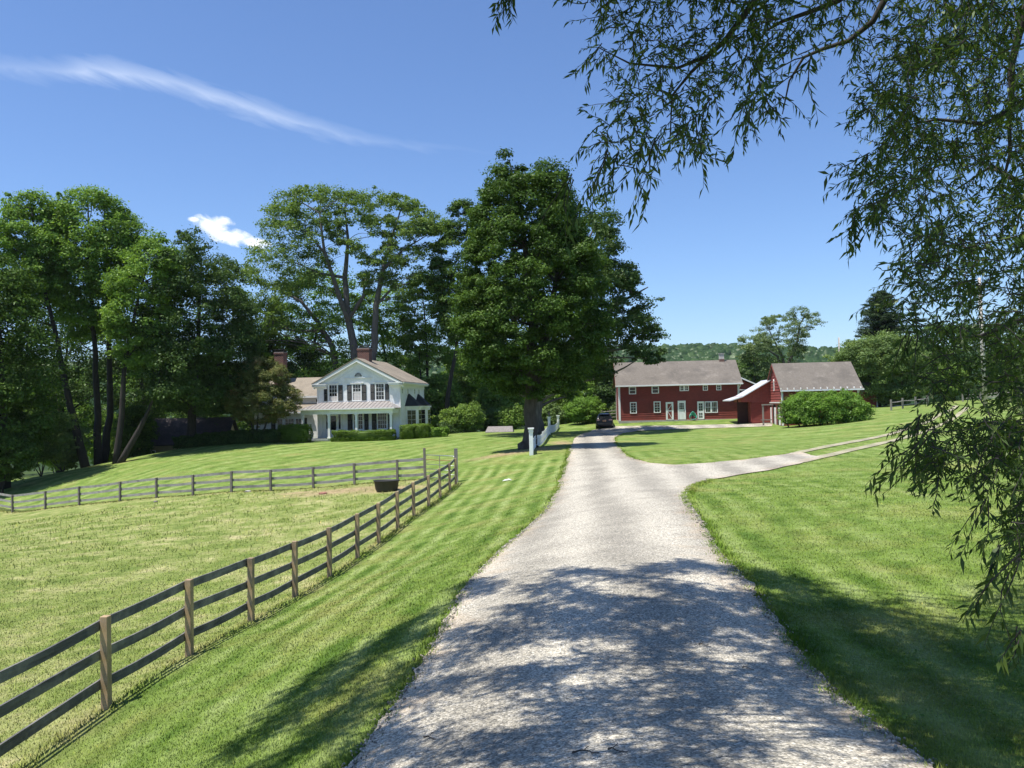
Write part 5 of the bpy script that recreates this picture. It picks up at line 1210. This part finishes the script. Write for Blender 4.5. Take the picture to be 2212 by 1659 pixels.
# ================================================================ FENCES
FW=simple('grey_fence_board',(.10,.097,.095),.85,.5,5,stretch=(.35,.35,3),bump=.6,dirt=(.26,.245,.215),dscale=1.7)
FP=simple('brown_fence_post',(.40,.28,.16),.85,.28,4,stretch=(2,2,.35),bump=.5,dirt=(.12,.10,.08),dscale=1.5)
FWF=simple('silvered_board',(.30,.285,.26),.85,.3,5,stretch=(.35,.35,3),bump=.4,dirt=(.14,.13,.12),dscale=2.0)
FPF=simple('grey_post',(.17,.15,.125),.85,.3,4,bump=.4)
def railfence(label,pts_,post_h,rails,pw,rw,rt,PM,RMt,side,group,postname='post',caps=None,postskip=()):
    root=empty('paddock_fence',pts_[0],0,label,'fence',group); o=np.array(pts_[0])
    for i,p in enumerate(pts_):
        if i in postskip: continue
        m=MB(); r=np.array(p)-o; h=post_h[i] if hasattr(post_h,'__len__') else post_h; j=rng.normal(0,.012,2)
        dx,dy=(np.array(pts_[min(i+1,len(pts_)-1)])-np.array(pts_[max(i-1,0)]))[:2]; M=TM(r[0],r[1],r[2],math.atan2(dy,dx))
        m.add([(-pw/2,-pw/2,-.25),(pw/2,-pw/2,-.25),(pw/2,pw/2,-.25),(-pw/2,pw/2,-.25),(-pw/2+j[0],-pw/2+j[1],h),(pw/2+j[0],-pw/2+j[1],h),(pw/2+j[0],pw/2+j[1],h),(-pw/2+j[0],pw/2+j[1],h)],[(0,1,5,4),(1,2,6,5),(2,3,7,6),(3,0,4,7),(4,5,6,7)],M)
        bevel(m.build('post',PM,root),.006,1)
    for i in range(len(pts_)-1):
        a=np.array(pts_[i])-o; b=np.array(pts_[i+1])-o; d=b-a; L=np.hypot(d[0],d[1]); n_=np.array([-d[1],d[0]])/L*side*(pw/2+rt/2+.002)
        for k,zr in enumerate(rails):
            m=MB(); s=rng.normal(0,.012); e=rng.normal(0,.012); sag=-abs(rng.normal(.01,.015)); q8=[]
            for t in np.linspace(-.01,1.01,7):
                z=a[2]+(b[2]-a[2])*t+zr+s*(1-t)+e*t+sag*math.sin(math.pi*min(max(t,0),1)); x=a[0]+d[0]*t+n_[0]; y=a[1]+d[1]*t+n_[1]; nn_=n_/np.hypot(*n_)*rt/2
                q8.append([(x-nn_[0],y-nn_[1],z-rw/2),(x+nn_[0],y+nn_[1],z-rw/2),(x+nn_[0],y+nn_[1],z+rw/2),(x-nn_[0],y-nn_[1],z+rw/2)])
            v=[p for r in q8 for p in r]; f=[(0,1,2,3)[::-1]]
            for j in range(6):
                for c in range(4): f.append((j*4+c,j*4+(c+1)%4,j*4+4+(c+1)%4,j*4+4+c))
            f.append(tuple(24+c for c in range(4))); m.add(v,f); m.build('rail',RMt,root)
    return root
GF='board fences around the paddock'
for p in NF: p[2]=g1(p[0],p[1])
for p in FFx: p[2]=g1(p[0],p[1])
railfence('near three rail board fence with tan posts climbing along the drive',[tuple(p) for p in NF],1.36,[1.24,.80,.36],.115,.145,.03,FP,FW,1,GF)
railfence('far weathered silver board fence crossing behind the paddock',[tuple(p) for p in FFx],[1.22]*(len(FFx)-1)+[1.75],[1.14,.72,.30],.12,.15,.03,FPF,FWF,1,GF)
# gate and its post
p=np.array(GATE_R); p[2]=g1(p[0],p[1]); gp=empty('gate_post',p,0,'tall grey post at the corner where both paddock fences meet','post'); MB().box(-.09,.09,-.09,.09,-.3,1.78).build('shaft',OLDW,gp); MB().box(-.095,.095,-.095,.095,1.782,1.80).build('top',OLDW,gp)
a=np.array(GATE_L); a[2]=g1(a[0],a[1]); d=p-a; L=np.hypot(d[0],d[1]); gt_=empty('metal_gate',tuple(a),math.atan2(d[1],d[0]),'tubular metal gate with one rusty bar between the two tall paddock posts','gate')
dz=(p[2]-a[2])/L
m=MB(); m.tube([(.12,0,.16+dz*.1),(.12,0,1.28),(.2,0,1.38),(L-.2,0,1.38+dz*L),(L-.12,0,1.3+dz*L),(L-.12,0,.16+dz*L),(.12,0,.16)],.022,8); m.build('frame',GALV,gt_,True)
for k,z in enumerate((1.12,.86,.6,.38)):
    m=MB(); m.tube([(.12,0,z),(L-.12,0,z+dz*L)],.018,6); m.build('bar',RUST if k==0 else GALV,gt_,True,label='rusty upper gate bar' if k==0 else None)
m=MB(); m.box(L/2-.03,L/2+.03,-.03,-.022,.16,1.38+dz*L/2); m.build('stay',FPF,gt_)
# stock tank
p=at(835,1052,43.5); p[2]=g1(p[0],p[1]); tk=empty('stock_tank',p,0,'oval black rubber water tank on bare soil inside the paddock','tub')
RB=simple('black_rubber',(.022,.022,.023),.6,.25,6); m=MB(); m.lathe([(.001,.0),(.52,.0),(.58,.1),(.655,.52),(.70,.54),(.70,.58),(.64,.58),(.62,.5),(.54,.08),(.001,.06)],40,sx=1,sy=.72); m.build('body',RB,tk,True)
m=MB(); m.lathe([(.001,.40),(.60,.40)],30,sx=1,sy=.72); m.build('water',GLASS,tk)
# rocks & scraps inside the paddock
def rock(loc,s,label,mat,sq=.5,name='stone',cat='stone'):
    v,f=ico(1); v=v*(1+.18*rng.normal(size=(len(v),1)))*np.array([s,s*.7,s*sq]); o=mesh_np(name,v,f,mat,smooth=False,loc=(loc[0],loc[1],g1(loc[0],loc[1])+s*sq*.3)); tag(o,label,cat); return o
BRK=simple('broken_brick',(.30,.14,.10),.9,.3,8)
rock(at(697,1061,44.5),.20,'brown block lying on bare soil left of the black water tank',BRK); rock(at(336,1080,48),.14,'small dark stone on the grass at the foot of the far paddock fence',FPF)
rock(at(535,1055,48),.18,'flat grey stone under the bottom rail of the far paddock fence',CONC,.35)
# plastic scrap on the lawn
p=at(1098,1008,40); p[2]=g1(p[0],p[1])+.01; m=MB(); m.add([(-.30,-.1,0),(.0,-.14,.05),(.22,-.05,.02),(.18,.12,.0),(.02,.1,.08),(-.2,.14,.03)],[(0,1,4,5),(1,2,3,4)]); o=m.build('paper_scrap',TRIM); o.location=p; md=o.modifiers.new('t','SOLIDIFY'); md.thickness=.02; tag(o,'crumpled white scrap lying on the lawn left of the drive','scrap')

# picket fence
PW=WHITE
def pk_at(u,v,D): p=at(u,v,D); p[2]=g1(p[0],p[1]); return p
K=[pk_at(1148,982,50),pk_at(1187,947,77),pk_at(1206,929,94)]
lab=['nearest tall white capped post of the picket fence','middle white picket fence post carrying a lantern','farthest white capped post of the picket fence']
pkf=empty('picket_fence',K[0],0,'white close boarded picket fence with scooped top running beside the drive','fence')
hts=[1.64,1.66,1.42]
for k,p in enumerate(K):
    r=p-K[0]; w_=.115; m=MB(); m.box(r[0]-w_,r[0]+w_,r[1]-w_,r[1]+w_,r[2]-.3,r[2]+hts[k]-.22); m.box(r[0]-w_-.03,r[0]+w_+.03,r[1]-w_-.03,r[1]+w_+.03,r[2]+hts[k]-.26,r[2]+hts[k]-.22+.001)
    m.box(r[0]-w_-.02,r[0]+w_+.02,r[1]-w_-.02,r[1]+w_+.02,r[2]+hts[k]-.218,r[2]+hts[k]-.08); m.box(r[0]-w_-.07,r[0]+w_+.07,r[1]-w_-.07,r[1]+w_+.07,r[2]+hts[k]-.079,r[2]+hts[k]); bevel(m.build('post',PW,pkf),.01)
def picketrun(a,b,h0,hm,h1):
    L=np.hypot(*(b-a)[:2]); n_=int(L/.115); d=(b-a)/n_; an=math.atan2(d[1],d[0]); m=MB()
    for i in range(1,n_):
        t=i/n_; q_=a+(b-a)*t; z=g1(q_[0],q_[1])-K[0][2]; r=q_-K[0]; h=hm+(h0-hm)*max(0,1-t*L/1.6)**2+(h1-hm)*max(0,1-(1-t)*L/1.6)**2
        m.box(-.047,.047,-.012,.012,z+.06,z+h,TM(r[0],r[1],0,an))
    m.build('pickets',PW,pkf)
    for zz in (.22,.62):
        m=MB(); k_=10; P_=[a+(b-a)*j/k_ for j in range(k_+1)]; P_=[(p_[0]-K[0][0]+.03*math.sin(an),p_[1]-K[0][1]-.03*math.cos(an),g1(p_[0],p_[1])-K[0][2]+zz) for p_ in P_]; m.tube(P_,.03,4); m.build('rail',PW,pkf)
mid=K[0]+(K[1]-K[0])*.52
picketrun(K[0],mid,1.3,.82,1.02); picketrun(mid,K[1],1.0,.92,1.2); picketrun(K[1],K[2],1.15,.8,1.0)
# lantern on the middle post
p=K[1]+np.array([0,0,hts[1]]); ln=empty('lantern',p,0,'black lantern on top of the middle picket fence post','lantern'); m=MB(); m.lathe([(.02,0),(.05,.01),(.03,.05),(.03,.12),(.10,.14),(.001,.15)],10); m.build('bracket',BLACK,ln,True)
m=MB(); m.box(-.09,.09,-.09,.09,.15,.37); m.build('glass',simple('lantern_glass',(.10,.10,.09),.1),ln); m=MB()
for a_ in (-.1,.085):
    for b_ in (-.1,.085): m.box(a_,a_+.015,b_,b_+.015,.14,.40)
m.lathe([(.17,.40),(.08,.47),(.02,.50),(.02,.54),(.001,.55)],4); m.build('cage',BLACK,ln)
# split rail fences
def splitrail(label,P_,h,group):
    root=empty('split_rail_fence',P_[0],0,label,'fence',group)
    for p in P_: r=p-P_[0]; MB().box(r[0]-.07,r[0]+.07,r[1]-.07,r[1]+.07,r[2]-.2,r[2]+h).build('post',OLDW,root)
    for i in range(len(P_)-1):
        for z in (.35,.75,1.08)[:3 if h>1.15 else 2]:
            a=P_[i]-P_[0]; b=P_[i+1]-P_[0]; MB().tube([a+np.array([0,0,z+rng.normal(0,.03)]),(a+b)/2+np.array([0,0,z]),b+np.array([0,0,z+rng.normal(0,.03)])],[.045,.06,.045],6).build('rail',OLDW,root)
GS='split rail fences at the back'
splitrail('grey split rail fence below the trees right of the small red barn',[pk_at(u,v,D) for u,v,D in ((1925,877,84),(1950,876,86),(1978,874,88),(2004,872,90))],1.1,GS)
splitrail('grey split rail fence behind the leaning utility pole',[pk_at(u,868,96) for u in range(2080,2300,38)],1.0,GS)
splitrail('grey split rail fence between the parked car and the long barn',[pk_at(u,910,101) for u in (1270,1300,1332,1362)],1.3,GS)
# utility poles
def pole(label,D,bx,tp,r,extra=None):
    b=at(*bx,D); b[2]=g1(b[0],b[1]) if D<105 else b[2]; t=at(*tp,D); root=empty('utility_pole',b,0,label,'pole'); m=MB(); m.tube([(0,0,-.4),tuple(t-b)],[r,r*.75],12); m.build('shaft',simple('pole_wood',(.50,.45,.40),.9,.2,5,stretch=(1,1,.2)),root,True)
    m=MB(); m.tube([tuple((t-b)*.45+np.array([-r*.9,-r*.5,0])),tuple((t-b)*1.0+np.array([-r*.9,-r*.5,0]))],.02,5); m.build('conduit',GALV,root); return root
pole('tall leaning utility pole seen through the willow leaves',68,(2129,880),(2115,600),.18)
pole('distant utility pole tip above the trees right of the small red barn',140,(1813,860),(1812,729),.17)

# ================================================================ CAR
cp=at(1306,929,89); cp[2]=g1(cp[0],cp[1])+.03; car=empty('parked_car',cp,math.radians(-7),'dark blue black hatchback seen from behind at the top of the drive','car')
PAINT=simple('dark_car_paint',(.008,.009,.014),.3,.05,2,spec=.5)
CG=simple('car_glass',(.010,.012,.014),.05,.05,2); TY=simple('tyre',(.018,.018,.018),.85); RIMM=simple('wheel_rim',(.35,.35,.36),.35,metal=.8)
# body rings along the length; rear at y=0, front at y=4.4
st_=[(0.02,.70,.45,.62,.86,.95,.50),(0.10,.86,.30,.62,1.05,1.12,.62),(.35,.93,.22,.65,1.08,1.50,.60),(.8,.95,.20,.66,1.06,1.66,.62),(1.6,.95,.20,.66,1.03,1.70,.63),(2.4,.95,.20,.66,1.00,1.66,.62),(2.9,.95,.20,.66,.99,1.40,.62),(3.25,.94,.20,.66,.98,1.06,.66),(3.9,.92,.22,.62,.90,.94,.6),(4.3,.82,.30,.58,.76,.80,.5),(4.42,.6,.42,.55,.66,.68,.4)]
m=MB(); rows=[]
for y,hw,zb_,zm,zbelt,zt_,rw_ in st_:
    ring=[(0,zb_),(hw*.8,zb_),(hw*.97,zb_+.08),(hw,zm),(hw*.97,(zm+zbelt)/2+.05),(hw*.93,zbelt),(rw_+(hw-rw_)*.45,(zbelt+zt_)/2+.02),(rw_,zt_-.04),(rw_*.6,zt_),(0,zt_+.01)]
    full=ring+[(-x,z) for x,z in ring[-2:0:-1]]; rows.append([(x,y,z) for x,z in full])
k=len(rows[0]); m.add([p for r in rows for p in r],[(i*k+j,i*k+(j+1)%k,(i+1)*k+(j+1)%k,(i+1)*k+j) for i in range(len(rows)-1) for j in range(k)]+[tuple(range(k))[::-1],tuple((len(rows)-1)*k+j for j in range(k))])
cb=m.build('body',PAINT,car,True); sd=cb.modifiers.new('s','SUBSURF'); sd.levels=1; sd.render_levels=2
m=MB(); m.add([(-.60,.10,1.12),(.60,.10,1.12),(.66,.12,1.18),(.54,.36,1.50),(-.54,.36,1.50),(-.66,.12,1.18),(-.6,.2,1.12),(.6,.2,1.12),(.54,.42,1.48),(-.54,.42,1.48)],[(0,1,2,3,4,5),(6,9,8,7)]); m.build('rear_window',CG,car)
m=MB(); m.box(-.58,.58,.22,.48,1.52,1.57); m.build('roof_spoiler',PAINT,car)
for s in (-1,1):
    m=MB(); m.box(s*.64-.17,s*.64+.17,-.0,.16,.92,1.02); m.build('tail_light',simple('tail_light_plastic',(.35,.22,.22),.2),car)
    m=MB(); m.add([(s*.90,.75,1.10),(s*.90,2.7,1.06),(s*.74,2.45,1.50),(s*.74,.95,1.52)],[(0,1,2,3)]); m.build('side_window',CG,car)
    for y in (.85,3.5):
        c=Matrix.Translation((s*.84,y,.34))@Matrix.Rotation(math.pi/2,4,'Y'); wm2=MB(); wm2.lathe([(.001,-.11),(.30,-.11),(.335,-.08),(.34,0),(.335,.08),(.30,.11),(.001,.11)],22); wm2.v=[tuple(c@Vector(p)) for p in wm2.v]; ty=wm2.build('wheel',TY,car,True)
        wm2=MB(); wm2.lathe([(.001,.118*s),(.06,.125*s),(.2,.115*s),(.22,.10*s)],16); wm2.v=[tuple(c@Vector(p)) for p in wm2.v]; wm2.build('rim',RIMM,ty,True)
m=MB(); m.box(-.72,.72,-.04,.10,.40,.62); bevel(m.build('bumper',simple('black_plastic',(.015,.015,.016),.5),car),.03)
m=MB(); m.box(-.17,.17,-.045,-.0,.78,.93); npl=m.build('licence_plate',simple('plate_yellow',(.55,.28,.10),.5),car); m=MB(); m.box(-.12,.12,-.052,-.046,.83,.88); m.build('plate_marks',simple('plate_blue',(.05,.06,.16),.5),npl)
m=MB(); m.box(-.2,.2,.02,.05,.94,.97); m.build('plate_garnish',GALV,car)
m=MB(); m.tube([(-.40,.1,1.16),(.05,.06,1.20)],.012,5); m.build('wiper',BLACK,car)

# litter on the gravel
def twigon(u,v,L,label,w=.006):
    h_=hit([(u,v)])[0]; a=rng.uniform(-.5,.5); m=MB(); pts_=[(math.cos(a)*L*(t-.5)+rng.normal(0,.01),math.sin(a)*L*(t-.5)+.03*math.sin(t*5),.035+w) for t in np.linspace(0,1,6)]; m.tube(pts_,[w*(1-.6*t) for t in np.linspace(0,1,6)],5)
    m.tube([pts_[2],(pts_[2][0]+.04,pts_[2][1]+.05,.05)],w*.5,4); o=m.build('fallen_twig',BARK,smooth=True); o.location=h_; tag(o,label,'twig','bits of willow fallen on the gravel')
for u,v,L,lab in ((1268,1637,.15,'thickest brown twig lying at the very bottom edge of the drive'),(1330,1633,.10,'short stick right of the thickest twig at the bottom of the drive'),(1520,1400,.07,'tiny brown twig in the middle of the shaded gravel'),(1615,1452,.09,'thin stick near the right side of the shaded gravel'),(930,1605,.10,'dark twig among the bark bits at the bottom left of the drive'),(1065,1255,.4,'long thin stick at the left edge where the shade begins')):
    twigon(u,v,L,lab,.007 if v>1500 else .006)
for u,v,lab in ((1727,1478,'pale cobble at the right edge of the shaded drive'),(1536,1640,'reddish stone at the bottom edge of the drive')):
    h_=hit([(u,v)])[0]; rock(h_,.035,lab,CONC if v<1500 else BRK,.6)
SKYT=(.80,.94,1.17); EXPO=0.58; HAZE=.00006
# ---------------------------------------------------------------- light and sky
sun=bpy.data.lights.new('sun','SUN'); sun.energy=4.7; sun.angle=math.radians(.53); sun.color=(1,.955,.89)
so=bpy.data.objects.new('sun',sun); link(so); so.rotation_euler=Vector((-SUN[0],-SUN[1],-SUN[2])).to_track_quat('-Z','Y').to_euler(); so.location=(-20,-10,60)
w=bpy.data.worlds.new('World'); SC.world=w; w.use_nodes=True; nt=w.node_tree; nt.nodes.clear(); q=N(nt)
sky=q('ShaderNodeTexSky',sky_type='NISHITA'); sky.sun_disc=False
sky.sun_elevation=math.atan2(SUN[2],math.hypot(SUN[0],SUN[1])); sky.sun_rotation=math.atan2(SUN[0],SUN[1])
sky.air_density=1.0; sky.dust_density=.4; sky.ozone_density=2.2; sky.altitude=200
tc=q('ShaderNodeTexCoord').outputs['Generated']
sx=q('ShaderNodeSeparateXYZ'); q.put(sx.inputs[0],tc); X_,Y_,Z_=sx.outputs
az=q.math('ARCTAN2',X_,Y_); el=q.math('ARCTAN2',Z_,q.math('SQRT',q.math('ADD',q.math('MULTIPLY',X_,X_),q.math('MULTIPLY',Y_,Y_))))
def azel(u,v):
    d=CF+CR*((u-1106)/F)+CU*((829.5-v)/F); return math.atan2(d.x,d.y),math.atan2(d.z,math.hypot(d.x,d.y))
def fcurve(x,pts,lo,hi,vlo,vhi):
    nd=q('ShaderNodeFloatCurve'); q.put(nd.inputs['Value'],q.math('DIVIDE',q.math('SUBTRACT',x,lo),hi-lo,clamp=True))
    c=nd.mapping.curves[0]; pts=[((a-lo)/(hi-lo),(b-vlo)/(vhi-vlo)) for a,b in pts]
    while len(c.points)<len(pts): c.points.new(.5,.5)
    for p,(a,b) in zip(c.points,pts): p.location=(a,b)
    nd.mapping.update(); return q.math('MULTIPLY_ADD',nd.outputs[0],vhi-vlo,vlo)
ctr=[(-150,120),(0,143),(120,152),(215,152),(330,172),(450,205),(560,240),(680,275),(800,302),(960,320),(1100,330)]
ae=[azel(*p) for p in ctr]; lo,hi=ae[0][0],ae[-1][0]; e0=min(b for a,b in ae)-.01; e1=max(b for a,b in ae)+.01
cel=fcurve(az,ae,lo,hi,e0,e1)
px=1/F
wid=fcurve(az,[(ae[i][0],wd*px) for i,wd in enumerate((20,22,26,27,25,26,26,22,16,10,4))],lo,hi,0,50*px)
inten=fcurve(az,[(ae[i][0],s) for i,s in enumerate((.08,.18,.25,.46,.46,.46,.44,.28,.14,.05,0))],lo,hi,0,1)
vec=q('ShaderNodeCombineXYZ'); q.put(vec.inputs[0],az); q.put(vec.inputs[1],q.math('ADD',el,q.math('MULTIPLY',az,.30))); vv=vec.outputs[0]
n1=q.noise(q.scale(vv,(14,70,1)),1,6,.62,.6); n2=q.noise(q.scale(vv,(40,46,1)),1,5,.6,.8)
dist=q.math('DIVIDE',q.math('ABSOLUTE',q.math('ADD',q.math('SUBTRACT',el,cel),q.math('MULTIPLY',q.math('SUBTRACT',n1,.5),.022))),wid)
m1=q.math('MULTIPLY',q.ramp(dist,[(0,g3(1)),(.35,g3(.62)),(1,g3(0))]),q.math('MULTIPLY_ADD',n1,1.1,.15))
cir=q.math('MULTIPLY',m1,inten,clamp=True)
# thin veil and faint wisps
# small cumulus
def blob(u,v,ru,rv,ang):
    a,e=azel(u,v); da=q.math('SUBTRACT',az,a); de=q.math('SUBTRACT',el,e); ca,sa=math.cos(ang),math.sin(ang)
    x1=q.math('ADD',q.math('MULTIPLY',da,ca/(ru*px)),q.math('MULTIPLY',de,sa/(ru*px))); y1=q.math('ADD',q.math('MULTIPLY',da,-sa/(rv*px)),q.math('MULTIPLY',de,ca/(rv*px)))
    return q.math('SUBTRACT',1,q.math('SQRT',q.math('ADD',q.math('MULTIPLY',x1,x1),q.math('MULTIPLY',y1,y1))))
bl=None
for a in ((462,490,46,22,-.35),(500,512,52,20,-.15),(540,524,42,13,-.25),(420,474,16,6,.0),(478,478,30,12,-.1),(567,523,22,7,-.3)):
    b_=blob(*a); bl=b_ if bl is None else q.math('MAXIMUM',bl,b_)
cn=q.noise(q.scale(vv,(48,60,1)),1,7,.62,.5)
cu=q.ramp(q.math('ADD',bl,q.math('MULTIPLY',q.math('SUBTRACT',cn,.5),1.5)),[(.02,g3(0)),(.60,g3(1))])
cu=q.math('MULTIPLY',cu,q.ramp(bl,[(0,g3(0)),(.08,g3(1))]))
bright=q.ramp(q.math('ADD',q.math('MULTIPLY',q.math('SUBTRACT',el,azel(500,530)[1]),12),q.math('MULTIPLY',cn,.6)),[(0,g3(6.2)),(1,(1,1,1))])
cloudc=q.mix(q.ramp(cn,[(.3,g3(0)),(.6,g3(1))]),(6.6,7.3,8.6,1),(8.6,8.9,9.2,1))
skyc=q.mix(1.0,sky.outputs[0],(SKYT[0],SKYT[1],SKYT[2],1),'MULTIPLY')
c=q.mix(cir,skyc,(7.6,8.2,9.2,1)); c=q.mix(cu,c,cloudc)
bg=q('ShaderNodeBackground'); q.put(bg.inputs[0],c); bg.inputs[1].default_value=.1
o=q('ShaderNodeOutputWorld'); q.put(o.inputs[0],bg.outputs[0])
SC.view_settings.view_transform='Standard'; SC.view_settings.look='None'; SC.view_settings.exposure=EXPO; SC.view_settings.gamma=1; SC.view_settings.use_curve_mapping=False
SC.render.engine='CYCLES'; cy=SC.cycles; cy.max_bounces=6; cy.diffuse_bounces=3; cy.glossy_bounces=2; cy.transmission_bounces=3; cy.transparent_max_bounces=4; cy.sample_clamp_indirect=6

if HAZE:
    hm=bpy.data.materials.new('haze'); hm.use_nodes=True; nt=hm.node_tree; nt.nodes.clear(); q=N(nt); pv=q('ShaderNodeVolumePrincipled'); pv.inputs['Color'].default_value=(.86,.92,1,1); pv.inputs['Density'].default_value=HAZE; pv.inputs['Anisotropy'].default_value=.2
    oo=q('ShaderNodeOutputMaterial'); nt.links.new(pv.outputs[0],oo.inputs['Volume'])
    zlo=min(v.co.z for v in bpy.data.objects['ground'].data.vertices)-1
    ho_=MB().box(-1345,1345,-60,1620,zlo,95).build('haze',hm); tag(ho_,'thin summer haze over the valley',kind='stuff'); SC.cycles.volume_bounces=0; hm.cycles.homogeneous_volume=True if hasattr(hm.cycles,'homogeneous_volume') else None
